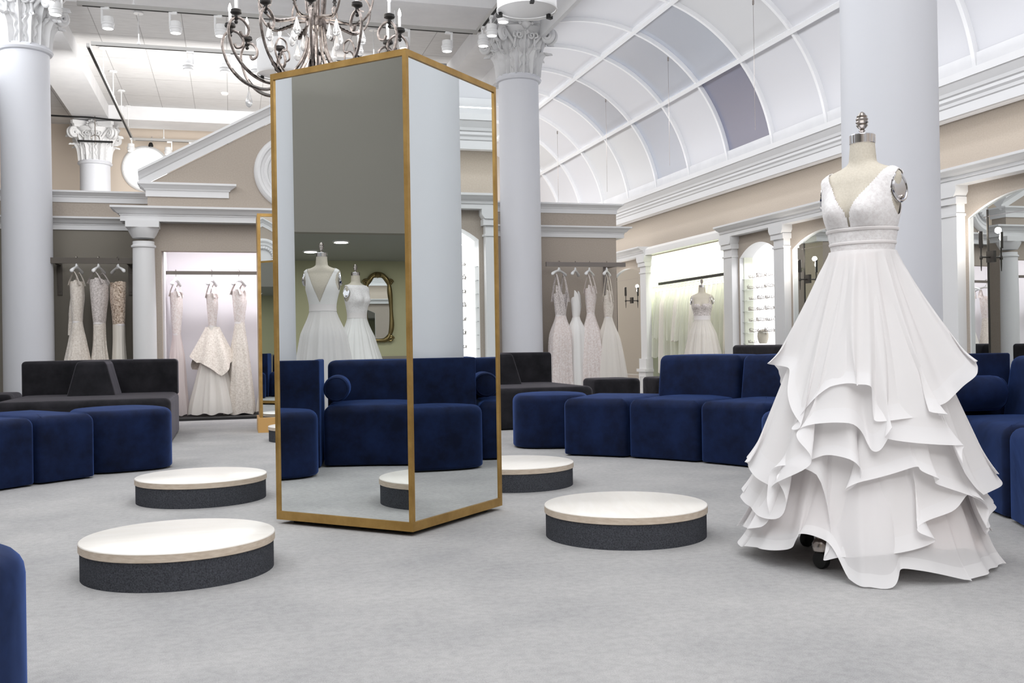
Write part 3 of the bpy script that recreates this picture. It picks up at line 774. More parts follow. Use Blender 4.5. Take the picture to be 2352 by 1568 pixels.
def bolster(x, y, ang, label):
    root = empty('bolster', (x, y, .572), 0, label, 'cushion', 'round velvet bolsters')
    R = Matrix.Rotation(math.radians(ang), 4, 'Z') @ Matrix.Rotation(PI/2, 4, 'Y'); L = .2
    MB().lathe([(0, -L), (.05, -L), (.078, -L+.006), (.093, -L+.025), (.098, -L+.06), (.098, L-.06), (.093, L-.025), (.078, L-.006), (.05, L), (0, L)], 28, cap=False, M=R).build('cover', M['navy_velvet'], root)
    for sg in (-1, 1):
        p = MB(); p.tube([R @ Vector((.083*math.cos(2*PI*i/24), .083*math.sin(2*PI*i/24), sg*(L-.008))) for i in range(24)], .004, 5, closed=True); p.build('piping', M['navy_velvet'], root)
def ringpt(r, a): return RC.x+r*math.cos(math.radians(a)), RC.y+r*math.sin(math.radians(a))
bolster(*ringpt(3.17, -10.0), -8.4, 'blue bolster on the sofa seat right of the white gown')
bolster(*ringpt(3.17, 10.0), 8.4, 'blue bolster on the far side of the tall surround, seen in the right mirror face')
bolster(*ringpt(3.12, 190.4), 8.4, 'blue bolster on the sofa seen in the left mirror face')
# a blue sofa behind the viewpoint, reflected in the standing mirror
RC0 = RC.copy(); RC = Vector((.78, 1.1))
for a in (-108, -96, -84): seat_module(a, a+11.7, 'blue sofa module reflected in the standing mirror')
RC = RC0
# ------------------------------------------------------------------ charcoal island sofas and stools
def rrect(x0, x1, y0, y1, r): return dense(fillet([(x0, y0), (x1, y0), (x1, y1), (x0, y1)], r, 6), .09)
def island(xc, label):
    root = empty('island_sofa', (xc, 0, 0), 0, label, 'sofa', 'charcoal island sofas'); hw = .775
    b = MB(); b.rprism(rrect(-hw, hw, 9.86, 12.28 if False else 11.45, .10), .012, .43, .06, .012, .01); b.build('seat', M['charcoal_velvet'], root, angle=60)
    b = MB(); b.rprism(rrect(-hw+.05, hw-.05, 9.92, 11.4, .06), 0, .02, .003, .003); b.build('foot_plinth', M['black_gap'], root)
    b = MB(); b.rprism(rrect(-hw+.005, hw-.005, 11.28, 11.55, .045), .40, .785, .04, .02, .004); b.build('backrest', M['charcoal_velvet'], root, angle=60)
    # wedge-shaped divider running forward from the middle of the backrest
    w = MB(); xo = -.02
    def wedge(x, y, z):
        t = (z-.40)/.38; k = 1-.42*t; return (x-xo)*k+xo, 11.30-(11.30-y)*(1-.10*t)
    w.rprism(rrect(xo-.235, xo+.235, 10.62, 11.30, .05), .40, .78, .045, .01, .004, shear=wedge); w.build('divider_wedge', M['charcoal_velvet'], root, angle=60)
    return root
island(-1.33, 'charcoal velvet island sofa behind the blue ottomans at left'); island(2.92, 'charcoal velvet island sofa behind the mirror tower at right')
def dark_box(x0, x1, y0, y1, z, r, label, name='velvet_stool', cat='stool', group='charcoal velvet stools'):
    root = empty(name, ((x0+x1)/2, (y0+y1)/2, 0), 0, label, cat, group); cx, cy = (x0+x1)/2, (y0+y1)/2
    b = MB(); b.rprism(rrect(x0-cx, x1-cx, y0-cy, y1-cy, r), .012, z, .05, .012, .008); b.build('cushion', M['charcoal_velvet'], root, angle=60)
    b = MB(); b.rprism(rrect(x0-cx+.05, x1-cx-.05, y0-cy+.05, y1-cy-.05, .04), 0, .02, .003, .003); b.build('foot_plinth', M['black_gap'], root); return root
dark_box(4.40, 5.02, 11.65, 12.30, .43, .14, 'charcoal stool in front of the four hanging gowns')
dark_box(5.22, 5.84, 11.60, 12.25, .43, .14, 'charcoal stool half hidden by the blue backrest')
dark_box(-3.05, -2.30, 11.75, 12.5, .43, .10, 'low charcoal seat at the left edge beside the pale column')
def bench(y0, y1, label):
    root = empty('wall_bench', (6.4, (y0+y1)/2, 0), 0, label, 'sofa'); yc = (y0+y1)/2
    b = MB(); b.rprism(rrect(-.45, .2, y0-yc, y1-yc, .06), .012, .43, .05, .012, .008); b.build('seat', M['charcoal_velvet'], root, angle=60)
    b = MB(); b.rprism(rrect(.05, .25, y0-yc, y1-yc, .05), .40, .83, .05, .02, 0); b.build('backrest', M['charcoal_velvet'], root, angle=60)
bench(10.5, 12.0, 'charcoal wall bench below the lit tiara niche')
# ------------------------------------------------------------------ arched wall mirrors and sconces
def wall_mirror(yc, hw, label):
    root = empty('arched_mirror', (XE+.045, yc, 0), 0, label, 'mirror', 'arched wall mirrors'); x0 = -.003
    n = 24; zs, zt = 2.07, 2.26
    def poly(a, b_):
        ys = [a+(b_-a)*i/n for i in range(n+1)]
        return [(b_, .30), (a, .30)]+[(y, arch_z(y, 0, hw, zs, zt)) for y in ys]
    sp = hw-.22
    MB().prism(poly(-hw, sp-.004), 'x', x0-.004, x0).build('mirror_panel', M['mirror_glass'], root, smooth=False)
    # narrow far panel turned slightly into the room
    b = MB(); P = poly(sp+.004, hw); V0 = [b.bm.verts.new((x0-.004-(y-sp)*.10, y, z)) for y, z in P]; b.face(V0)
    b.build('side_panel', M['mirror_glass'], root, smooth=False)
    MB().box(x0-.012, x0, sp-.006, sp+.006, .30, 2.13).build('joint_strip', M['dark_iron'], root, smooth=False)
    g = MB(); g.box(x0-.009, x0, -hw, hw, 2.055, 2.064); g.build('transom_strip', M['chrome'], root, smooth=False)
for yc, hw in wmirrors:
    lab = {10.78: 'arched wall mirror behind the bodice of the white gown', 7.55: 'arched wall mirror at the right edge above the blue sofa', 17.2: 'arched wall mirror beyond the veil bay, beside the four gowns'}.get(round(yc, 2), 'arched wall mirror on the side wall nearer than the frame edge')
    wall_mirror(yc, hw, lab)
def sconce(y, label):
    # mounted on the mirror face: plate, one arm into the room, a shielded candle
    xm = XE+.041
    root = empty('wall_sconce', (xm, y, 1.66), 0, label, 'lamp', 'shielded candle sconces'); root.scale = (.9, .8, .8); px = -.135
    MB().box(-.022, 0, -.06, .06, -.062, .075).build('wall_plate', M['dark_iron'], root, smooth=False)
    a = MB(); a.tube([(-.02, 0, 0), (px, 0, 0)], .010, 8); a.build('arm', M['dark_iron'], root)
    c = MB(); c.tube([(px, 0, -.17), (px, 0, -.08), (px, 0, 0), (px, 0, .12)], [.004, .008, .007, .009], 8); c.lathe([(.015, -.03), (.018, -.01), (.012, .02)], 12, c=(px, 0, 0)); c.build('torch_stem', M['dark_iron'], root)
    MB().lathe([(.013, .12), (.013, .205)], 12, c=(px, 0, 0)).build('candle_sleeve', M['white_gloss'], root)
    s = MB(); rows = []
    for z in (.11, .17, .24, .31):
        rows.append([(px+.023*math.cos(t), .023*math.sin(t), z) for t in [math.radians(160+160*k/10) for k in range(11)]])
    s.grid(rows); bmesh.ops.solidify(s.bm, geom=s.bm.faces[:], thickness=.003); s.build('shield', M['dark_iron'], root)
    MB().lathe([(0, .205), (.012, .21), (.018, .235), (.012, .275), (0, .305)], 12, c=(px, 0, 0), cap=False).build('bulb', M['bulb'], root)
    point('sconce_light', (xm+px, y+.05, 1.93), 11, .03)
sconce(11.22, 'lit candle sconce left of the white gown, beside the arched mirror')
sconce(8.03, 'lit candle sconce at the right edge above the blue sofa')
sconce(17.05, 'lit candle sconce beyond the veil bay, beside the four gowns')
# ------------------------------------------------------------------ tiara niches: glass shelves and headpieces
random.seed(11)
def tiara(x, y, z, label, kind):
    root = empty('tiara', (x, y, z), random.uniform(-.3, .3)-PI/2, label, 'headpiece', 'tiaras and headbands on the glass shelves')
    b = MB(); n = 30
    pts = [(.075*math.sin(a), -.06*math.cos(a), .012+.004*math.sin(5*a)) for a in [(-2.2+4.4*i/n) for i in range(n+1)]]
    b.tube(pts, .0035, 5)
    b.build('band', M['nickel'], root)
    c = MB()
    for i in range(3, n-2, 2 if kind else 3):
        p = pts[i]; hgt = .012+.03*math.sin(PI*i/n)*random.uniform(.4, 1)*(1.3 if kind else .7)
        c.tube([p, (p[0]+random.uniform(-.006, .006), p[1]-.004, p[2]+hgt)], .0025, 4)
        c.lathe([(0, -.007), (.007, 0), (0, .007)], 6, c=(p[0], p[1]-.004, p[2]+hgt), cap=False)
    c.build('crystal_spray', M['nickel'], root)
sidx = 0
for yc in niches:
    x0 = XE+.20; big = yc > 12
    MB().box(x0, x0+.02, yc-.55, yc+.55, .5, 2.3).build('niche_back', M['niche_glow']); o = bpy.context.scene.objects[-1] if False else COL.objects[-1]
    tag(o, 'backlit white panel at the back of a tiara niche', None, None, 'structure'); o.name = 'trim_11'
    for k in range(7):
        z = .84+.155*k
        where = {12.395: 'lit niche left of white gown', 9.165: 'lit niche behind near column', 5.93: 'reflected lit niche'}.get(round(yc, 3), 'lit niche outside the frame')
        ordn = ('lowest', 'second', 'third', 'fourth', 'fifth', 'sixth', 'topmost')[k]
        s = MB().box(XE+.035, x0, yc-.53, yc+.53, z-.004, z+.004).build('glass_shelf', M['shelf_glass'], smooth=False)
        tag(s, '%s glass shelf in the %s' % (ordn, where), 'shelf', 'glass shelves in the tiara niches')
        if 'outside' in where: continue
        for j in range(4 if big else 3):
            side = ('far', 'far-middle', 'near-middle', 'near')[j] if big else ('far', 'middle', 'near')[j]
            yy = yc+.36-.24*j+random.uniform(-.04, .04) if big else yc+.32-.32*j
            if big and k == 0 and j > 0: continue
            tiara(XE+.11+random.uniform(-.015, .012), yy, z+.004, 'wire tiara, %s end of %s shelf, %s' % (side, ordn, where), (j+k) % 2)
    l = area('niche_light', (XE+.10, yc, 2.02), .12, .8, 8, color=(1, .98, 1))
# hat block and beaded strands at the foot of the lit niche
hb = empty('head_form', (XE+.115, 12.50, .844), 0, 'pale oval head form with a headband at the foot of the lit niche', 'display form')
MB().lathe([(.05, 0), (.06, .02), (.072, .06), (.079, .10), (.076, .14), (.058, .175), (.03, .192), (0, .197)], 24).build('head', M['form_linen'], hb)
MB().tube([(0, .09*math.cos(a), .12+.075*math.sin(a)) for a in [PI*i/20 for i in range(21)]], .005, 6).build('headband', M['nickel'], hb)
st = empty('bead_stand', (XE+.10, 12.02, .844), 0, 'brown beaded belts hanging at the near side of the lit niche', 'belts')
for k in range(5):
    b = MB()
    for i in range(14): b.lathe([(0, -.009), (.009, 0), (0, .009)], 6, c=(0, -.07+.033*k, .02+.018*i), cap=False)
    b.build('bead_strand', M['aged_silver'], st)
MB().box(-.012, .012, -.10, .09, .27, .285).build('hanging_bar', M['nickel'], st, smooth=False)
# ------------------------------------------------------------------ dress forms
FORM = [(1.02, .150, .115), (1.12, .135, .105), (1.225, .112, .088), (1.325, .126, .094), (1.41, .146, .104), (1.47, .155, .098), (1.52, .163, .086), (1.555, .160, .074), (1.578, .130, .064), (1.594, .085, .056), (1.61, .057, .052), (1.64, .052, .050), (1.692, .048, .047)]
def torso_pt(th, z, off=0., zo=0.):
    # th = 0 is the front; returns local point, front is -y
    a, b = smooth_interp(FORM, z-zo)
    s, c = math.sin(th), math.cos(th)
    zz = z-zo
    x = (a+off)*s; y = -(b+off)*c
    if c > 0:      # bust
        for sg in (-1, 1):
            dx = (x-sg*.068)/.062; dz = (zz-1.405)/(.075 if zz > 1.405 else .055)
            y -= .042*math.exp(-dx*dx-dz*dz)
        y += .012*math.exp(-(x/.028)**2-((zz-1.40)/.06)**2)
    if zz > 1.54: y += .015*min(1, (zz-1.54)/.05)
    return (x, y, z)
def dress_form(x, y, rz, zo, label, la=-.2, group=None):
    root = empty('dress_form', (x, y, 0), rz, label, 'mannequin', group)
    n = 64; rows = []
    zs = [1.02+zo+(1.692-1.02)*j/60 for j in range(61)]
    b = MB(); V = b.grid([[torso_pt(2*PI*i/n, z, 0, zo) for i in range(n)] for z in zs], closed_u=True); b.face(V[0][::-1]); b.face(V[-1])
    b.build('torso', M['form_linen'], root, angle=80)
    MB().lathe([(.0495, 1.688), (.0505, 1.689), (.0505, 1.722), (.048, 1.725), (0, 1.725)], 32, c=(0, .015, zo), sy=.97).build('neck_cap', M['chrome'], root)
    f = MB(); f.lathe([(.016, 1.722), (.012, 1.73), (.008, 1.735), (.013, 1.742), (.009, 1.748), (.015, 1.753), (.019, 1.757), (.023, 1.763), (.019, 1.768), (.025, 1.775), (.021, 1.781), (.0245, 1.788), (.020, 1.794), (.021, 1.800), (.015, 1.806), (.012, 1.812), (.004, 1.818), (0, 1.819)], 20, c=(0, .015, zo-.0))
    f.build('finial', M['nickel'], root)
    for sg in (-1, 1):
        T = Matrix.Translation((sg*.153, -.006, 1.492+zo)) @ Matrix.Rotation(-sg*.30, 4, 'Z') @ Matrix.Rotation(sg*PI/2*.92, 4, 'Y')
        p = MB(); p.lathe([(0, .010), (.024, .010), (.0265, .006), (.029, .013), (.0315, .013), (.033, .006), (.032, -.006), (.026, -.012)], 32, cap=False, M=T @ Matrix.Diagonal((1.85, 1.28, 1, 1)))
        q = p.build('arm_plate', M['chrome'], root)
        k = MB(); k.lathe([(.009, .008), (.009, .018), (.006, .021), (0, .021)], 12, cap=False, M=T @ Matrix.Translation((.040, 0, 0))); k.build('plate_screw', M['nickel'], q)
    MB().lathe([(.02, .16), (.02, 1.03)], 16, c=(0, 0, zo*.5)).build('pole', M['chrome'], root)
    for k in range(4):
        a = PI/4+k*PI/2+la; c_, s_ = math.cos(a), math.sin(a); R = .295
        leg = MB(); leg.tube(cat_rom([(0, 0, .22), (c_*.08, s_*.08, .20), (c_*.2, s_*.2, .165), (c_*R, s_*R, .145)], 5), .012, 8)
        lg = leg.build('leg', M['chrome'], root)
        w_ = MB(); w_.lathe([(.022, .062), (.032, .07), (.034, .095), (.026, .112), (.018, .118), (.022, .128), (.016, .15)], 16, c=(c_*R, s_*R, 0)); w_.build('caster_housing', M['nickel'], lg)
        w_ = MB(); w_.lathe([(0, -.014), (.03, -.014), (.034, -.008), (.034, .008), (.03, .014), (0, .014)], 20, cap=False, M=Matrix.Translation((c_*R, s_*R, .034)) @ Matrix.Rotation(a, 4, 'Z') @ Matrix.Rotation(PI/2, 4, 'Y')); w_.build('caster', M['black_gap'], lg)
    return root
def bodice(root, zo, fabric, zlow, neck, back=False, arm=True, zt=1.60, off=.004, straps=None):
    # fabric following the torso; neck(x, zz) -> True where the fabric is cut away
    b = MB(); n = 180; zs = [zlow+(zt-zlow)*j/110 for j in range(111)]
    V = [[b.bm.verts.new(torso_pt(2*PI*i/n, z+zo, off, zo)) for i in range(n)] for z in zs]
    for j in range(110):
        for i in range(n):
            zz = (zs[j]+zs[j+1])/2; th = 2*PI*(i+.5)/n; p = torso_pt(th, zz+zo, off, zo); fr = math.cos(th) > 0
            cut = neck(p[0], zz, fr)
            if arm:
                e = ((p[1]-.004)/.056)**2+((zz-1.478)/.088)**2
                if abs(p[0]) > .10 and e < 1: cut = True
            if not cut: b.face((V[j][i], V[j][(i+1) % n], V[j+1][(i+1) % n], V[j+1][i]))
    bmesh.ops.delete(b.bm, geom=[v for v in b.bm.verts if not v.link_faces], context='VERTS')
    bmesh.ops.recalc_face_normals(b.bm, faces=b.bm.faces)
    bmesh.ops.solidify(b.bm, geom=b.bm.faces[:], thickness=-.003)
    return b.build('bodice', M[fabric], root, angle=80)
def v_neck(depth, wide, zsh, backdepth):
    def f(x, z, front):
        d = depth if front else backdepth
        if z < d: return False
        return abs(x) < (z-d)/(zsh-d)*wide
    return f
# ---- skirts: open surfaces of revolution whose hem height and radius vary around the body
def tier(root, name, hem, top, fabric, edge, seed, nf, amp, tw, z_top=1.225, r_top=.115, flare=1.25, band=.045, rows=64, cols=360, squash=.92, lip=.02):
    rnd = random.Random(seed); ph = [rnd.uniform(0, 2*PI) for _ in range(6)]
    b = MB(); R = []
    dense_rows = [(1-(1-j/rows)) for j in range(rows+1)]
    for j in range(rows+1):
        t = dense_rows[j]; row = []
        for i in range(cols):
            phi = -180+360*i/cols; f = math.radians(phi)
            hz, hr = smooth_interp(hem, phi, 360)
            z1 = smooth_interp(top, phi, 360)[0] if isinstance(top, list) else top
            r1 = r_top+(hr-r_top)*0 if z1 == z_top else None
            z = z1+(hz-z1)*t
            if r1 is None:
                # a lower tier starts on the cone of the underskirt
                k = (z_top-z1)/(z_top-.03); r0 = r_top-.012+.262*k
            else: r0 = r_top
            prof = t**(1/flare) if r0 < .14 else t
            r = r0+(hr-r0)*prof
            r += lip*max(0, (t-.86)/.14)**2
            g = t**1.3
            wv = .55*math.sin(nf*f+ph[0])+.30*math.sin((nf*1.7//1)*f+ph[1])+.25*math.sin((nf*2.6//1)*f+ph[2])
            r += amp*g*wv*(.6+.4*math.sin(3*f+ph[3]))
            fine = (.0075*math.sin(13*f+ph[4]+.9*math.sin(3*f))+.0055*math.sin(22*f+ph[2]+1.1*math.sin(2*f))+.0018*math.sin(47*f+ph[1]))*min(1, t*5)*(1-.3*t)
            r += fine
            f2 = f+tw*g*g*(math.sin(nf*f+ph[0]+1.2)*.7+.4*math.sin((nf*1.7//1)*f+ph[5]))/nf
            z += .005*g*math.sin(nf*f+ph[1])
            row.append((r*math.sin(f2), -r*squash*math.cos(f2) if abs(phi) < 90 else -r*squash*math.cos(f2), z))
        R.append(row)
    V = [[b.bm.verts.new(p) for p in r] for r in R]
    nb = max(1, int(rows*band))
    for j in range(rows):
        b.mi = 1 if j >= rows-nb*2 else 0
        for i in range(cols): b.face((V[j][i], V[j][(i+1) % cols], V[j+1][(i+1) % cols], V[j+1][i]))
    o = b.build(name, [M[fabric], M[edge]], root, angle=180)
    return o
DX, DY = 2.453, 3.462
def main_gown():
    face = math.atan2(-DX, DY)   # rotation that points local -y at the viewpoint
    fc = math.atan2(-(-DX), -DY)
    # direction to viewpoint is (-DX,-DY); local -y must map on it
    rz = math.atan2(DX, -DY)-PI if False else -math.atan2(DX, DY)
    form_rz = rz-math.radians(26)
    form = dress_form(DX, DY, form_rz, -.02, 'linen dress form with silver neck cap, wearing the tiered white gown', la=math.radians(-160)-form_rz-PI/4)
    root = empty('wedding_gown', (DX, DY, 0), rz, 'white V-neck wedding gown with cascading ruffled tulle skirt, near right', 'dress')
    # bodice is turned with the form
    tr = empty('bodice_assembly', (0, 0, 0), form_rz-rz, parent=root)
    bpy.data.objects.remove(tr)
    def nk(x, z, front):
        if z > 1.585: return True
        if abs(x) > .168 and z > 1.53: return True
        if front:
            if z < 1.345: return False
            if z < 1.40: return abs(x) < .004+(z-1.345)*.10
            return abs(x) < .010+(z-1.40)/(1.57-1.40)*.112
        return z > 1.42 and abs(x) < (z-1.42)/(1.57-1.42)*.115
    bo = bodice(root, -.02, 'lace_white', 1.20, nk, off=.006); bo.rotation_euler = (0, 0, form_rz-rz)
    # sheer insert at the bottom of the V, waist sash and its three ribbons
    def ring(name, za, zb, off, m):
        b = MB(); n = 96; zs = [za+(zb-za)*j/6 for j in range(7)]
        rows = [[torso_pt(2*PI*i/n, z-.02, off+(.003 if 0 < j < 6 else 0), -.02) for i in range(n)] for j, z in enumerate(zs)]
        b.grid(rows, closed_u=True); o = b.build(name, M[m], root, angle=80); o.rotation_euler = (0, 0, form_rz-rz); return o
    ring('waist_sash', 1.222, 1.338, .010, 'lace_white')
    for za in (1.232, 1.275, 1.328): ring('ribbon', za, za+.013, .0135, 'band_white')
    zt = 1.212; rt = .130
    # hem tables: angle from the viewing direction (+ = right), hem height, hem radius
    T1 = [(-180, .62, .40), (-130, .66, .38), (-100, .775, .36), (-78, .79, .335), (-62, .75, .31), (-52, .60, .35), (-40, .545, .375), (-30, .56, .36), (-22, .70, .33), (-10, .705, .345), (2, .715, .335), (9, .69, .34), (13, .585, .36), (22, .582, .365), (34, .60, .37), (55, .655, .375), (70, .75, .39), (82, .795, .392), (100, .77, .39), (130, .70, .39)]
    T2 = [(-180, .36, .44), (-130, .38, .45), (-98, .40, .46), (-80, .395, .45), (-66, .365, .44), (-52, .31, .445), (-38, .41, .42), (-24, .53, .40), (-12, .575, .375), (-5, .50, .37), (3, .47, .385), (11, .55, .39), (18, .525, .40), (30, .50, .41), (42, .475, .425), (52, .39, .44), (63, .305, .45), (76, .31, .455), (90, .35, .455), (130, .36, .45)]
    T3 = [(-180, .12, .48), (-130, .12, .48), (-95, .105, .485), (-78, .11, .47), (-62, .15, .45), (-50, .27, .43), (-42, .38, .41), (-32, .37, .41), (-26, .14, .43), (-18, .075, .45), (-8, .09, .455), (0, .085, .46), (7, .10, .46), (16, .145, .46), (28, .195, .455), (40, .25, .45), (49, .30, .445), (60, .25, .435), (75, .15, .435), (100, .12, .45), (130, .12, .48)]
    T4 = [(-180, .014, .50), (-130, .014, .50), (-95, .050, .485), (-78, .045, .475), (-62, .055, .46), (-48, .07, .45), (-36, .115, .44), (-25, .15, .44), (-17, .13, .455), (-11, .02, .52), (0, .010, .545), (8, .012, .54), (15, .055, .50), (24, .05, .48), (34, .016, .49), (55, .014, .47), (78, .016, .455), (100, .014, .46), (140, .014, .50)]
    U = [(-180, .06, .40), (-90, .07, .405), (-30, .15, .365), (-10, .14, .37), (0, .14, .38), (30, .12, .39), (90, .06, .405)]
    tier(root, 'lining', U, zt, 'blush_lining', 'blush_lining', 3, 11, .008, .2, zt, rt-.012, .98, rows=40, cols=240)
    tier(root, 'skirt_tier', T4, .62, 'organza', 'tulle_edge', 21, 9, .024, .9, zt, rt, 1.1, rows=60)
    tier(root, 'skirt_tier', T3, .86, 'tulle_white', 'tulle_edge', 37, 9, .024, 1.7, zt, rt, 1.1, rows=60)
    TB = [(-180, .25, .47), (-130, .26, .47), (-98, .26, .475), (-82, .245, .465), (-66, .20, .45), (-54, .19, .445), (-44, .33, .42), (-30, .42, .40), (-14, .44, .395), (-2, .33, .40), (6, .36, .405), (16, .41, .41), (30, .385, .425), (44, .34, .435), (56, .24, .44), (70, .18, .445), (88, .22, .45), (130, .25, .47)]
    tier(root, 'skirt_tier', TB, .98, 'tulle_white', 'tulle_edge', 83, 10, .024, 1.8, zt, rt, 1.1, rows=60)
    tier(root, 'skirt_tier', T2, zt-.02, 'tulle_white', 'tulle_edge', 55, 9, .030, 1.9, zt-.02, rt-.004, .95, rows=70)
    tier(root, 'overskirt', T1, zt+.02, 'tulle_white', 'tulle_edge', 71, 9, .026, 1.9, zt+.02, rt, .88, rows=70)
    return root
main_gown()
# ------------------------------------------------------------------ simple gowns
def skirt(b, prof, nf, seed, n=120, per=24, squash=1.):
    # prof rows: z, rx, ry, fold amplitude
    rnd = random.Random(seed); ph = [rnd.uniform(0, 2*PI) for _ in range(5)]
    z0, z1 = prof[0][0], prof[-1][0]; rows = []
    tab = sorted(prof); m = per
    for j in range(m+1):
        z = z0+(z1-z0)*j/m; rx, ry, am = smooth_interp(tab, z); row = []
        for i in range(n):
            f = 2*PI*i/n
            wv = am*(.6*math.sin(nf*f+ph[0])+.35*math.sin(int(nf*1.6)*f+ph[1])+.25*math.sin(int(nf*2.7)*f+ph[2]))
            q = (j/m)
            hem = .012*math.sin(nf*f+ph[3])*(q > .97)
            row.append(((rx+wv)*math.cos(f), (ry+wv)*math.sin(f), z+hem))
        rows.append(row)
    return b.grid(rows, closed_u=True)
def hanging_gown(x, y, zr, rz, label, group, z_b, z_w, z_h, wb, ww, wh, dep, fb, fs, nf, am, seed, straps=True, sweet=.10, train=None, mid=None, sleeve=False, tier_=None, name='bridal_gown', strapz=None):
    # zr: rail height. z_b: top of bodice, z_w: waist, z_h: hem; wb/ww/wh: half widths; dep: depth ratio
    root = empty(name, (x, y, 0), rz, label, 'dress', group)
    # bodice: shell with a sweetheart top edge
    b = MB(); n = 72; rows = []; m = 16
    for j in range(m+1):
        t = j/m; row = []
        for i in range(n):
            f = 2*PI*i/n
            top = z_b+sweet*(abs(math.cos(f))**.8-.35)*(1 if math.sin(f) < 0 else .4)-(.05*math.exp(-((f-1.5*PI)/.35)**2))
            z = z_w+(top-z_w)*t
            w_ = ww*1.25+(wb*1.5-ww*1.25)*(t**.8)
            bulge = .014*math.exp(-((t-.62)/.22)**2)*(1 if math.sin(f) < 0 else 0)*(1-math.exp(-((f-1.5*PI)/.3)**2))
            row.append((w_*math.cos(f), (w_*.56+bulge+.006)*math.sin(f), z))
        rows.append(row)
    b.grid(rows, closed_u=True); bmesh.ops.solidify(b.bm, geom=b.bm.faces[:], thickness=.004)
    b.build('bodice', M[fb], root, angle=80)
    s = MB()
    prof = [(z_w+.005, ww*1.25, ww*.72+.006, .001)]
    if mid: prof += [(q[0], q[1], q[1]*q[2], q[3]) for q in mid]
    prof += [(z_h, wh, wh*min(1, dep*1.25), am)]
    skirt(s, prof, nf, seed); s.build('skirt', M[fs], root, angle=180)
    if tier_:
        t_ = MB(); zt_, zh_, w0_, w1_, mt_, sd = tier_
        rnd = random.Random(sd); R = []
        for j in range(21):
            t = j/20; row = []
            for i in range(100):
                f = 2*PI*i/100; zz = zt_+(zh_-zt_+.10*math.sin(f*2+3.6)+.07*abs(math.sin(2.5*f)))*t; w_ = w0_+(w1_-w0_)*t**1.05; wv = .03*t*math.sin(7*f+sd)
                row.append(((w_+wv)*math.cos(f), (w_*dep*1.1+.03+wv)*math.sin(f), zz))
            R.append(row)
        t_.grid(R, closed_u=True); t_.build('peplum', M[mt_], root, angle=180)
    MB().lathe([(ww*1.28, z_w-.012), (ww*1.31, z_w), (ww*1.28, z_w+.012)], 40, cap=False, sy=.60).build('waistband', M['band_white'], root)
    if straps:
        zs = strapz or zr-.135; xs = wb*1.5*.80
        for sg in (-1, 1):
            s_ = MB(); rows = []
            for j in range(13):
                t = -1+2*j/12; k = 1-abs(t); zz = z_b-.03+(zs-z_b+.03)*(1-abs(t)**2.2); yy = t*wb*.8*(abs(t)**.5); ww_ = .016+.018*abs(t)
                rows.append([(sg*(xs*(1-.06*k))+u*ww_, yy, zz-.012*abs(u)) for u in (-1, 0, 1)])
            s_.grid(rows); bmesh.ops.solidify(s_.bm, geom=s_.bm.faces[:], thickness=.003); s_.build('strap', M[fb], root, angle=80)
    if sleeve:
        MB().tube(cat_rom([(wb*1.2, wb*.4, z_b+.02), (wb*1.0, wb*.9, z_b-.25), (wb*.9, wb*1.15, z_b-.50), (wb*.9, wb*1.25, z_b-.64)], 6), [.038]*10+[.034]*9, 12).build('sleeve', M[fb], root)
    if train:
        t_ = MB(); L, wd = train; R = []
        for j in range(13):
            t = j/12; row = []
            for i in range(25):
                u = -1+2*i/24
                row.append((wh*.2+L*t, -.02+u*wd*(1-.55*t*t)+.02*math.sin(9*u+5*t), max(.038, .19*(1-t)**3*(1-u*u)+.042+.012*math.sin(12*u+4*t)*(1-t*.4))))
            R.append(row)
        t_.grid(R); bmesh.ops.solidify(t_.bm, geom=t_.bm.faces[:], thickness=.003); t_.build('train', M[fs], root, angle=80)
    return root
def make_hanger():
    root = empty('clothes_hanger')
    P = [(0, 0, -.115), (0, 0, -.06)]
    for k in range(15):
        a = -PI/2*.9+PI*1.35*k/14; P.append((.0+.026*math.cos(a)*1.0, 0, -.026+.026*math.sin(a)+.018))
    MB().tube(P, .0035, 6).build('hook', M['nickel'], root)
    s = MB(); n = 24; rows = []
    for j in range(n+1):
        u = -1+2*j/n; x = .205*u; zc = -.115-.062*abs(u)**1.5; hh = .014+.012*abs(u)**2; dd = .010+.016*abs(u)**1.5
        if abs(u) < .12: hh = .034; dd = .013; zc = -.105
        end = 1 if abs(u) < .97 else .4
        rows.append([(x, dd*end*math.cos(2*PI*k/12), zc+hh*end*math.sin(2*PI*k/12)) for k in range(12)])
    V = s.grid(rows, closed_u=True); s.face(V[0][::-1]); s.face(V[-1])
    s.build('shoulder_bar', M['white_gloss'], root, angle=70)
    return root
hang0 = make_hanger(); used = [False]
def hanger(x, y, z, rz, label, group='white hangers on the gown rails', width=1.):
    h_ = hang0 if not used[0] else copy_tree(hang0); used[0] = True
    h_.location = (x, y, z); h_.rotation_euler = (0, 0, rz); h_.scale = (width, 1, 1); tag(h_, label, 'hanger', group)
def rail(x0, x1, y, z, m, label, brackets=(), square=.022, yb=None, bw=.028):
    root = empty('clothes_rail', ((x0+x1)/2, y, z), 0, label, 'rail', 'rails for hanging gowns'); c = (x0+x1)/2
    MB().box(x0-c, x1-c, -.014, .014, -square, square).build('bar', M[m], root, smooth=False)
    for bx in brackets:
        b = MB(); b.box(bx-c-bw, bx-c+bw, yb-y-.018, yb-y, -.40, .05); b.box(bx-c-.02, bx-c+.02, .0, yb-y, -.03, .02)
        for dz in (-.36, -.12): b.lathe([(0, 0), (.012, 0)], 8, c=(bx-c, yb-y-.02, dz), cap=False)
        b.build('bracket', M[m], root, smooth=False)
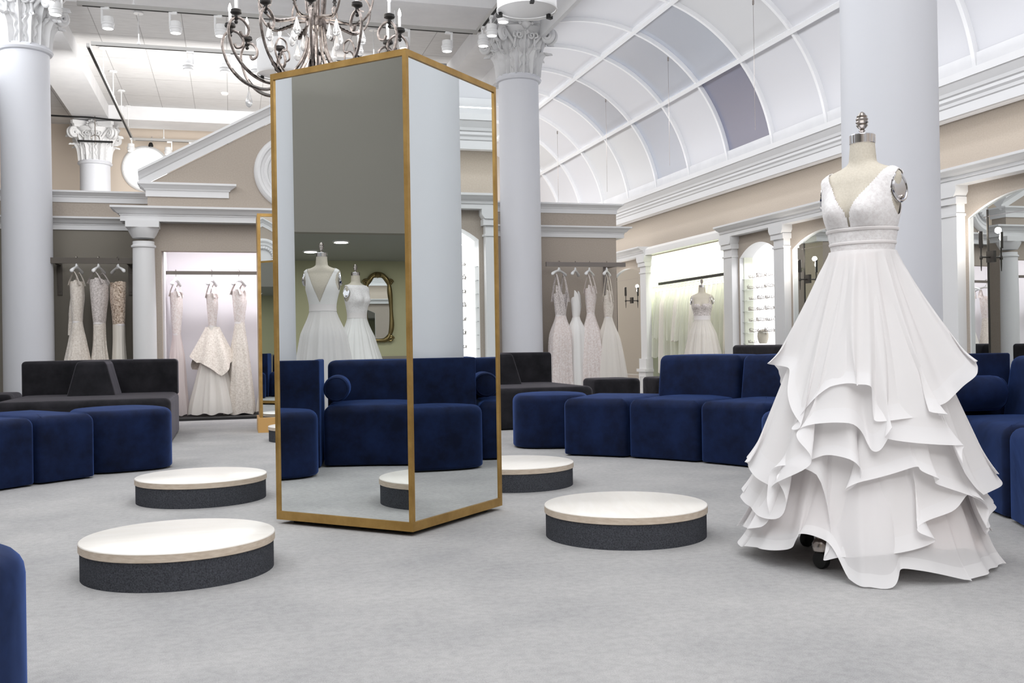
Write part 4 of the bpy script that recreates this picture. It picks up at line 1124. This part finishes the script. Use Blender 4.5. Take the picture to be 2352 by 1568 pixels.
# left dark wall
rail(-2.16, -1.16, 13.10, 1.99, 'rail_bronze', 'bronze rail with long brackets on the dark wall at left', (-2.05, -1.22), .035, 13.5)
rail(-.80, 2.36, 13.42, 1.87, 'rail_bronze', 'dark rail across the lit recess under the gable')
rail(4.22, 5.40, 13.12, 1.99, 'rail_steel', 'steel rail on the taupe partition right of the column', (5.24,), .03, 13.5)
G1, G2, G3 = 'gowns on the dark left wall', 'gowns in the lit recess', 'gowns right of the column'
y = 13.10
hanging_gown(-1.80, y, 1.99, 1.4, 'ivory lace gown with one long sleeve, leftmost on the dark wall', G1, 1.72, 1.24, .25, .085, .070, .205, .75, 'lace_ivory', 'lace_ivory', 7, .02, 1, sleeve=True, sweet=.04, mid=[(1.05, .105, .9, .004), (.75, .165, .9, .010)])
hanging_gown(-1.55, y, 1.99, 1.36, 'beaded ivory gown with sheer shoulders, middle one on the dark wall', G1, 1.74, 1.22, .25, .115, .085, .17, .6, 'beaded_grey', 'lace_ivory', 8, .018, 2, sweet=.05, mid=[(.95, .12, .6, .006), (.65, .15, .7, .012)])
hanging_gown(-1.33, y, 1.99, -1.1, 'gold-sequinned top gown with plain ivory skirt, nearest the white pillar', G1, 1.72, 1.20, .25, .095, .082, .14, .6, 'sequin_gold', 'satin_ivory', 6, .014, 3, sweet=.02, straps=False, mid=[(.9, .10, .7, .006)])
for x, r_, nm in ((-1.80, 1.4, 'leftmost gown on the dark wall'), (-1.55, 1.36, 'middle gown on the dark wall'), (-1.33, -1.1, 'gold-topped gown on the dark wall')):
    hanger(x, y, 1.99+.035, r_, 'white hanger holding the '+nm)
y = 13.42
hanging_gown(-.67, y, 1.87, 1.36, 'slim blush gown with plain skirt, leftmost in the lit recess', G2, 1.60, 1.08, .05, .082, .060, .14, .75, 'lace_blush', 'tulle_blush', 6, .02, 4, sweet=.05, mid=[(.8, .10, .9, .008), (.4, .125, .9, .012)])
hanging_gown(-.23, y, 1.87, 1.32, 'layered ivory gown with lace peplum and trailing hem in the lit recess', G2, 1.58, 1.18, .06, .075, .058, .30, .9, 'lace_blush', 'tulle_ivory', 9, .035, 5, sweet=.04, mid=[(.9, .115, .95, .008), (.5, .215, .95, .020)], train=None, tier_=(1.17, .64, .062, .25, 'lace_ivory', 5))
hanging_gown(.11, y, 1.87, 1.15, 'glittering all-over lace gown beside the standing mirror', G2, 1.62, 1.22, .045, .09, .072, .19, .8, 'lace_blush', 'lace_ivory', 5, .03, 6, sweet=.05, mid=[(.9, .12, .85, .012), (.5, .17, .85, .02)])
hanging_gown(.62, y, 1.87, 1.0, 'ivory gown in the lit recess behind the standing mirror', G2, 1.6, 1.15, .06, .085, .065, .30, .85, 'lace_blush', 'tulle_ivory', 8, .03, 7, mid=[(.6, .2, .9, .02)])
hanging_gown(1.3, y, 1.87, 1.0, 'ivory lace gown at the hidden right side of the lit recess', G2, 1.6, 1.15, .06, .085, .065, .30, .85, 'lace_ivory', 'lace_ivory', 8, .03, 8, mid=[(.6, .2, .9, .02)])
for x, r_, nm in ((-.67, 1.36, 'slim blush gown in the lit recess'), (-.23, 1.32, 'layered gown with peplum'), (.11, 1.15, 'glittering lace gown in the lit recess'), (.62, 1.0, 'gown behind the standing mirror'), (1.3, 1.0, 'last gown of the lit recess')):
    hanger(x, y, 1.87+.022, r_, 'white hanger holding the '+nm)
y = 13.12
hanging_gown(4.41, y-.04, 1.99, .75, 'blush gown with sparkling deep V bodice, leftmost right of the column', G3, 1.50, 1.27, .04, .092, .080, .205, .75, 'beaded_grey', 'lace_blush', 8, .03, 9, sweet=.30, mid=[(1.0, .17, .9, .012), (.6, .19, .9, .016)])
hanging_gown(4.65, y, 1.99, 1.0, 'plain white satin gown with pointed neckline, second right of the column', G3, 1.47, 1.25, .04, .072, .062, .20, .75, 'satin_white', 'satin_white', 5, .03, 10, sweet=.24, straps=False, mid=[(1.08, .135, .9, .010), (.6, .175, .9, .015)])
hanging_gown(4.86, y-.02, 1.99, .95, 'pink lace gown with tan sheer neckline, third right of the column', G3, 1.62, 1.30, .04, .085, .066, .25, .75, 'lace_blush', 'lace_blush', 7, .03, 11, sweet=.12, mid=[(1.0, .155, .9, .012), (.6, .22, .9, .018)])
hanging_gown(5.12, y-.03, 1.99, 1.0, 'cream tulle gown with thin straps, rightmost of four on the steel rail', G3, 1.50, 1.24, .04, .075, .068, .33, .7, 'lace_ivory', 'tulle_ivory', 8, .035, 12, sweet=.20, mid=[(.95, .18, .9, .014), (.5, .27, .9, .022)])
for x, r_, nm in ((4.41, .75, 'sparkling blush gown'), (4.65, 1.0, 'plain white satin gown'), (4.86, .95, 'pink lace gown'), (5.12, 1.0, 'cream tulle gown')):
    hanger(x, y, 1.99+.03, r_, 'white hanger holding the '+nm)
# veils on a rail in the green recess
def veil_rail():
    root = empty('clothes_rail', (7.28, 14.72, 1.91), PI/2, 'black rail crowded with veil hangers in the green recess', 'rail', 'rails for hanging gowns')
    MB().box(-1.42, 1.42, -.015, .015, -.022, .022).build('bar', M['black_iron'], root, smooth=False)
veil_rail()
def wire_hanger(x, y, z, label):
    root = empty('wire_hanger', (x, y, z), .15, label, 'hanger', 'wire hangers on the veil rail')
    P = [(.02*math.cos(a), 0, .02*math.sin(a)) for a in [PI*1.1-PI*1.2*k/10 for k in range(11)]]+[(0, 0, -.06)]
    MB().tube(P, .003, 5).build('hook', M['chrome'], root)
    MB().tube([(0, 0, -.06), (.20, 0, -.115), (-.20, 0, -.115), (0, 0, -.06)], .003, 5).build('wire_frame', M['chrome'], root)
random.seed(5)
for i in range(19):
    yy = 13.42+.144*i
    wire_hanger(7.28, yy, 1.945, 'thin wire hanger on the black veil rail')
    hz = random.choice((.62, .66, .9, .95, .55, .35)); b = MB(); rw = random.uniform(.09, .13)
    skirt(b, [(1.76, .15, .02, .004), (1.5, .20, .05, .012), (hz, random.uniform(.20, .26), rw, .022)], 8, i, 72, 16)
    r_ = empty('bridal_veil', (7.30, yy, 0), random.uniform(-.1, .1), 'sheer white veil hanging in the green recess', 'veil', 'veils on the black rail')
    b.build('tulle', M['veil_tulle' if i % 4 else 'tulle_ivory'], r_, angle=180)
    MB().tube([(-.15, 0, 1.765), (0, 0, 1.785), (.15, 0, 1.765)], .008, 6).build('comb_edge', M['band_white'], r_)
# the other dress forms
def dressed(x, y, rz, zo, flabel, glabel, fb, fs, nk, hem, nf, seed, group, wh=.42, low=1.205, mid=None):
    dress_form(x, y, rz, zo, flabel, group='dress forms')
    root = empty('bridal_gown', (x, y, 0), rz, glabel, 'dress', group)
    bodice(root, zo, fb, low, nk, off=.006)
    b = MB(); n = 96; zs = [1.205+zo, 1.215+zo, 1.24+zo, 1.265+zo]
    b.grid([[torso_pt(2*PI*i/n, z, .010, zo) for i in range(n)] for z in zs], closed_u=True); b.build('sash', M['band_white'], root, angle=80)
    s = MB(); prof = [(1.215+zo, .118, .096, .001)]+(mid or [(1.0+zo, .20, .17, .010), (.6, wh*.78, wh*.74, .022)])+[(.03, wh, wh, .035)]
    skirt(s, prof, nf, seed, 200, 40); s.build('skirt', M[fs], root, angle=180)
dressed(6.74, 13.42, -.58, 0.0, 'dress form standing before the veils', 'gown with beaded grey bodice standing before the veils', 'beaded_grey', 'tulle_ivory',
        lambda x, z, fr: (z > 1.44 and not (abs(abs(x)-.115-(z-1.44)*.12) < .006 and z < 1.575)) or (fr and z > 1.40 and abs(x) < (z-1.40)*.8), .03, 14, 41, 'gowns on dress forms', wh=.36)
dressed(-3.62, 4.56, -1.22, 0, 'dress form reflected from behind in the left mirror face', 'white low-backed gown with buttons, reflected in the left mirror face', 'satin_white', 'tulle_white',
        lambda x, z, fr: (not fr and z > 1.28 and abs(x) < (z-1.28)/(1.57-1.28)*.125) or (fr and z > 1.42 and abs(x) < (z-1.42)/.16*.11) or z > 1.585, .03, 11, 42, 'gowns on dress forms', wh=.34)
dressed(-5.9, 3.98, .95, 0, 'dress form reflected in side view in the left mirror face', 'white lace-topped gown in side view, reflected in the left mirror face', 'lace_white', 'satin_white',
        lambda x, z, fr: z > 1.575, .03, 12, 43, 'gowns on dress forms', wh=.40)
# ------------------------------------------------------------------ ornate mirror on the olive wall
def ornate_mirror():
    root = empty('ornate_mirror', (-11.29, 2.97, .99), PI/2, 'ornate bronze framed mirror on the olive wall, seen in reflection', 'mirror')
    w_, h_ = .20, 1.02
    def shape(k):
        P = []
        for i in range(80):
            a = 2*PI*i/80; c, s = math.cos(a), math.sin(a)
            x = w_*k*math.copysign(abs(c)**.45, c); z = h_/2+(h_/2)*(.93+.07*k)*math.copysign(abs(s)**.6, s)+(.06*math.exp(-(c/.35)**2) if s > 0 else 0)
            x *= 1+.05*math.sin(4*a)
            P.append((x, z))
        return P
    MB().prism(shape(1.0), 'y', -.025, -.015).build('mirror_panel', M['mirror_glass'], root, smooth=False)
    f = MB(); P = shape(1.08)
    f.tube([(x, -.03, z) for x, z in P], [.030+.014*abs(math.sin(i*PI/10)) for i in range(80)], 10, closed=True); f.build('frame', M['ornate_gold'], root)
    c = MB()
    for sx, sz in ((1, .95), (-1, .95), (1, .02), (-1, .02)):
        q = [(sx*(.20+.055*math.cos(a)*(1-k/30)), -.04, h_*sz+.055*math.sin(a)*(1-k/30)) for k, a in enumerate([PI*3*k/24 for k in range(25)])]
        c.tube(q, .018, 8)
    c.lathe([(0, -.05), (.05, -.02), (.06, 0), (.05, .03), (0, .05)], 16, c=(0, -.045, h_+.07), cap=False)
    c.tube(cat_rom([(-.17, -.04, h_*.97), (-.10, -.045, h_+.07), (0, -.05, h_+.10), (.10, -.045, h_+.07), (.17, -.04, h_*.97)], 6), .025, 8)
    c.build('crest', M['ornate_gold'], root)
ornate_mirror()
random.seed(8)
for k, (x, y) in enumerate(((-8.2, 3.9), (-9.6, 4.2), (-8.5, 2.5), (-9.9, 2.6), (-8.4, 1.2), (-9.8, 5.6), (-8.2, 6.2))):
    root = empty('downlight', (x, y, 2.30), 0, ('recessed downlight over the ornate mirror, number %s from the doorway' % ('one', 'two', 'three', 'four', 'five', 'six', 'seven')[k]), 'lamp', 'recessed downlights of the side room')
    MB().lathe([(.115, .02), (.115, 0), (.09, .004)], 28, cap=False).build('trim_ring', M['white_gloss'], root)
    MB().lathe([(0, .006), (.09, .006)], 28, cap=False).build('lens', M['downlight_glow'], root)
    dl = area('downlight_lamp', (x, y, 2.294), .18, .18, 26, color=(1, .97, .9)); dl.data.shape = 'DISK'
# ------------------------------------------------------------------ chandelier
def chandelier():
    root = empty('chandelier', (.78, 9.12, 3.82), 0, 'large aged-silver chandelier with candle lamps and crystal drops', 'lamp')
    sv = M['aged_silver']
    MB().lathe([(.088, -.045), (.094, -.04), (.094, .03), (.10, .04), (.088, .045)], 36).build('hub_band', sv, root)
    MB().tube([(0, 0, 0), (0, 0, 1.62)], .016, 8).build('stem', sv, root)
    MB().lathe([(.09, 1.56), (.085, 1.60), (.04, 1.63), (.03, 1.76)], 24).build('canopy', sv, root)
    MB().lathe([(0, -.82), (.03, -.80), (.05, -.74), (.12, -.70), (.16, -.66), (.10, -.62), (.04, -.60)], 28).build('lower_bowl', M['dark_iron'], root)
    def polar(P, a, da=0): return [(r*math.cos(a), r*math.sin(a), z) for r, z in P]
    low = cat_rom([(.07, 0), (.078, -.12), (.10, -.26), (.17, -.40), (.28, -.52), (.44, -.61), (.62, -.56), (.76, -.42), (.825, -.24), (.81, -.14), (.755, -.09), (.69, -.105), (.645, -.165), (.655, -.225), (.70, -.24), (.72, -.205)], 6)
    up_ = cat_rom([(.07, .0), (.082, .12), (.10, .28), (.15, .45), (.24, .55), (.34, .50), (.36, .40), (.31, .36), (.28, .41)], 6)
    spray = cat_rom([(.09, .02), (.17, .02), (.28, -.02), (.38, -.04), (.47, .01), (.53, .11), (.545, .24), (.49, .31), (.43, .27), (.44, .20), (.48, .19)], 6)
    ins = cat_rom([(.28, -.52), (.36, -.42), (.40, -.30), (.36, -.20), (.30, -.22), (.29, -.29), (.33, -.31)], 6)
    def leaf_(P, a, n0, n1, name, parent, m=M['dark_iron'], w_=.03):
        b = MB(); rows = []
        for k in range(n0, n1):
            r, z = P[k]; t = (k-n0)/(n1-n0-1); ww = w_*math.sin(PI*min(1, .15+t*.85))*(1 if k % 2 else .55)+.004
            ca_, sa_ = math.cos(a), math.sin(a)
            rows.append([(r*ca_-u*ww*sa_, r*sa_+u*ww*ca_, z+.014-.02*abs(u)+(.016*t)) for u in (-1, -.5, 0, .5, 1)])
        b.grid(rows); bmesh.ops.solidify(b.bm, geom=b.bm.faces[:], thickness=.004); b.build(name, m, parent)
    def candle(r, z, a, parent, lit=True):
        x, y = r*math.cos(a), r*math.sin(a)
        c = MB(); c.lathe([(.010, -.09), (.018, -.075), (.010, -.06), (.024, -.045), (.014, -.03), (.018, -.015), (.047, 0), (.050, .012), (.043, .018), (.046, .026), (.038, .034), (.02, .036)], 20, c=(x, y, z)); cu = c.build('drip_cup', M['candle_black'], parent)
        MB().lathe([(.0135, .03), (.0135, .135)], 12, c=(x, y, z)).build('candle', M['white_gloss'], cu)
        MB().lathe([(0, .135), (.011, .14), (.016, .16), (.010, .19), (0, .215)], 12, c=(x, y, z), cap=False).build('bulb', M['bulb'], cu)
    def drop(r, z, a, parent, s=1.):
        x, y = r*math.cos(a), r*math.sin(a)
        MB().tube([(x, y, z), (x, y, z-.05*s)], .002, 4).build('drop_wire', M['dark_iron'], parent)
        MB().lathe([(0, 0), (.008, -.02), (.016, -.05), (.027, -.09), (.031, -.115), (.026, -.14), (.012, -.155), (0, -.16)], 8, c=(x, y, z-.04*s), cap=False, sx=s, sy=s).build('crystal_drop', M['crystal'], parent)
    a0 = -PI/2-math.radians(15.8)-math.radians(22)   # first arm, turned a little off the viewing direction
    for k in range(12):
        a = a0+k*PI/6
        arm = MB().tube(polar(low, a), [.0125]*len(low), 8).build('arm', sv, root)
        leaf_(low, a, 28, 42, 'leaf', arm)
        candle(.755, -.055, a, arm)
        if k % 2 == 0: drop(.60, -.575, a, arm)
        if k % 2:
            MB().tube(polar(ins, a), .008, 6).build('inner_scroll', sv, arm)
        rod = MB().tube(polar(up_, a+PI/12), [.010]*len(up_), 8).build('upper_rod', sv, root)
    for k in range(8):
        a = a0+.2+k*PI/4
        s_ = MB().tube(polar(spray, a), [.013-.006*i/len(spray) for i in range(len(spray))], 8).build('spray_arm', sv, root)
        leaf_(spray, a, 5, 22, 'leaf', s_, M['aged_silver'] if k % 2 else M['dark_iron'], .038)
        candle(.49, .40, a, s_); drop(.44, -.03, a, s_, 1.1); drop(.22, -.01, a+.15, s_, .9)
chandelier()
point('chandelier_light', (.78, 9.12, 3.75), 60, .5)
# ------------------------------------------------------------------ drum pendants
def drum(x, y, z, r, h_, label):
    root = empty('drum_pendant', (x, y, z), 0, label, 'lamp', 'white drum pendants')
    MB().lathe([(r, 0), (r, h_)], 56, cap=False).build('shade', M['lamp_shade'], root)
    MB().lathe([(0, .02), (r-.004, .02)], 56, cap=False).build('diffuser', M['white_trim'], root)
    for zz in (0, h_): MB().lathe([(r-.006, zz-.008), (r+.006, zz-.008), (r+.006, zz+.008), (r-.006, zz+.008)], 56, cap=False).build('hoop', M['white_gloss'], root)
    for k in range(3):
        a = .4+k*2*PI/3; b = MB(); b.box(-.03, .03, -.02, .02, -.03, .03); b.build('clip', M['black_iron'], root, loc=(r*math.cos(a), r*math.sin(a), 0), rot=(0, 0, a), smooth=False)
        MB().tube([(r*.9*math.cos(a), r*.9*math.sin(a), h_), (0, 0, h_+.25)], .004, 5).build('suspension_wire', M['chrome'], root)
    MB().tube([(0, 0, h_+.25), (0, 0, ZC-z)], .008, 6).build('stem', M['white_gloss'], root)
drum(3.05, 10.0, 4.40, .315, .36, 'white drum pendant in front of the right carved capital')
drum(.72, 14.2, 4.70, .32, .45, 'white drum pendant seen between the chandelier arms')
# ------------------------------------------------------------------ track lighting
def track(name, p0, p1, label, stems=(), m='white_gloss'):
    P0, P1 = Vector(p0), Vector(p1); L = (P1-P0).length; ang = math.atan2(P1.y-P0.y, P1.x-P0.x)
    root = empty('light_track', p0, ang, label, 'track', 'suspended light tracks')
    MB().box(0, L, -.022, .022, -.02, .03).build('channel', M['track_grey'], root, smooth=False)
    MB().box(.06, L-.06, -.017, .017, -.0225, -.018).build('conductor_slot', M['black_gap'], root, smooth=False)
    for s in stems:
        b = MB(); b.tube([(s, 0, .03), (s, 0, ZC-p0[2]-.01)], .008, 6); b.lathe([(.03, .03), (.012, .07)], 12, c=(s, 0, 0)); st_ = b.build('stem', M['white_gloss'], root)
        MB().lathe([(.065, ZC-p0[2]-.022), (.065, ZC-p0[2]-.004)], 20, c=(s, 0, 0)).build('ceiling_plate', M['white_gloss'], st_)
TZ = 5.12
track('a', (-1.75, 13.06, TZ), (3.27, 13.06, TZ), 'front ceiling track with stems running across above the chandelier', (.65, 1.9, 3.9))
track('b', (-1.80, 14.72, TZ), (3.2, 14.72, TZ), 'second ceiling track across, beyond the front one', (.62, 2.4, 3.9))
track('c', (-1.85, 14.80, TZ), (-1.85, 21.2, TZ), 'ceiling track running towards the round window', (1.75, 3.1, 4.4, 5.6))
track('d', (-1.85, 21.2, TZ), (2.6, 21.2, TZ), 'farthest ceiling track across, near the far wall', (.6, 1.84, 3.2))
track('e', (3.27, 9.5, TZ), (3.27, 13.0, TZ), 'ceiling track beside the right carved capital', (.6, 2.0))
track('f', (-1.9, 9.5, TZ), (-1.9, 12.95, TZ), 'ceiling track beside the left carved capital', (.6, 2.0))
track('g', (.4, 10.8, TZ+.02), (3.2, 10.8, TZ+.02), 'short ceiling track at the top of the picture', (.5, 2.2))
def make_spot():
    root = empty('track_spotlight')
    b = MB(); b.box(-.05, .05, -.018, .018, -.05, -.02); b.build('adapter', M['white_gloss'], root, smooth=False)
    MB().box(.028, .05, -.012, .012, -.20, -.05).build('arm', M['white_gloss'], root, smooth=False)
    h_ = MB(); h_.lathe([(.045, -.135), (.062, -.14), (.066, -.15), (.066, -.20), (.072, -.205), (.078, -.215), (.078, -.235), (.070, -.24), (.070, -.275), (.062, -.285), (.060, -.280)], 28, c=(-.03, 0, 0)); h_.build('housing', M['white_gloss'], root)
    MB().lathe([(0, -.283), (.060, -.283)], 24, c=(-.03, 0, 0), cap=False).build('lens', M['spot_lens'], root)
    return root
sp = make_spot(); T1L = 'on the front track'
SP = [(-1.9, 12.65, 0, 'left of all, on the track beside the left capital'), (-1.9, 12.2, 0, 'nearer one on the track beside the left capital'), (-1.43, 13.06, 2.9, 'first on the front track'), (-.64, 13.06, 2.9, 'second on the front track'), (-.1, 13.06, 2.9, 'third on the front track'),
      (2.30, 13.06, 0.2, 'fourth on the front track, right of the chandelier'), (2.88, 13.06, 0.2, 'fifth on the front track, left of the right capital'), (-.50, 14.72, 0, 'first on the second track'), (-.0, 14.72, 0, 'second on the second track'), (.43, 14.72, 0, 'third on the second track, behind the chandelier'),
      (3.27, 12.75, 1.5, 'lowest beside the right capital'), (3.27, 12.30, 1.5, 'middle one before the right capital'), (3.27, 11.75, 1.5, 'highest one under the drum pendant'),
      (-1.85, 21.0, 1.5, 'at the far end above the round window'), (-1.14, 21.2, 0, 'first on the farthest track'), (-.72, 21.2, 0, 'second on the farthest track'), (.1, 21.2, 0, 'third on the farthest track')]
for i, (x, y, r_, lab) in enumerate(SP):
    c = sp if i == 0 else copy_tree(sp); c.location = (x, y, TZ); c.rotation_euler = (0, 0, r_); tag(c, 'white spotlight, '+lab, 'lamp', 'white track spotlights')
# small ceiling fittings
for k, (x, y, lab) in enumerate(((-.12, 16.3, 'small round smoke detector on the tiled ceiling, nearer one'), (-.05, 19.0, 'small round smoke detector on the tiled ceiling, farther one'))):
    r_ = empty('smoke_detector', (x, y, ZC), 0, lab, 'detector'); MB().lathe([(.07, 0), (.07, -.015), (.05, -.04), (0, -.042)], 24).build('housing', M['white_gloss'], r_)
cm = empty('security_camera', (-1.55, 21.9, 5.15), 0, 'tiny dark security camera near the far ceiling edge', 'camera')
MB().tube([(0, .4, .25), (0, .1, .05), (0, 0, 0)], .012, 6).build('mount_arm', M['white_gloss'], cm); MB().lathe([(0, -.05), (.045, -.04), (.05, 0), (.03, .05), (0, .06)], 14, cap=False).build('dome', M['black_iron'], cm)
# black trapeze bar hanging before the distant capital
tb = empty('hanging_bar', (-2.42, 20.2, 4.85), .0, 'small black bar hanging in front of the distant carved capital', 'fixture')
MB().tube([(-.31, 0, 0), (.31, 0, 0)], .02, 8).build('bar', M['black_iron'], tb)
MB().tube([(0, 0, -.05), (0, 0, .5)], .010, 6).build('rod', M['nickel'], tb)
MB().tube([(.075*math.cos(a), 0, .045+.075*math.sin(a)) for a in [PI*i/14 for i in range(15)]], .008, 6).build('loop', M['nickel'], tb)
for x, z0, z1 in ((-.31, 0, .13), (.29, -.09, .03)): MB().tube([(x, 0, z0), (x, 0, z1)], .005, 5).build('pin', M['nickel'], tb)
cb = MB(); cb.tube(cat_rom([(-3.4, 20.25, 5.32), (-2.9, 20.2, 5.30), (-2.5, 20.2, 5.30), (-2.1, 20.2, 5.27), (-1.9, 20.2, 5.27)], 5), .018, 6); c_ = cb.build('cable', M['black_iron']); tag(c_, 'black cable run in front of the distant carved capital', 'cable')
# thin suspension wires hanging from the vault
for k, (yy, lab) in enumerate(((10.6, 'thin dark wire hanging from the vault, nearest the big column'), (13.0, 'thin dark wire hanging from the vault, second from the big column'), (15.45, 'thin dark wire hanging from the vault, third from the big column'), (18.0, 'thin dark wire hanging from the vault, farthest from the big column'))):
    r_ = empty('hanging_wire', (6.06, yy, 4.95), 0, lab, 'wire', 'suspension wires under the vault')
    MB().tube([(0, 0, 0), (0, 0, -1.55)], .0025, 5).build('wire', M['nickel'], r_); MB().lathe([(.012, 0), (.012, -.05), (.003, -.06)], 10).build('hook_cup', M['nickel'], r_)
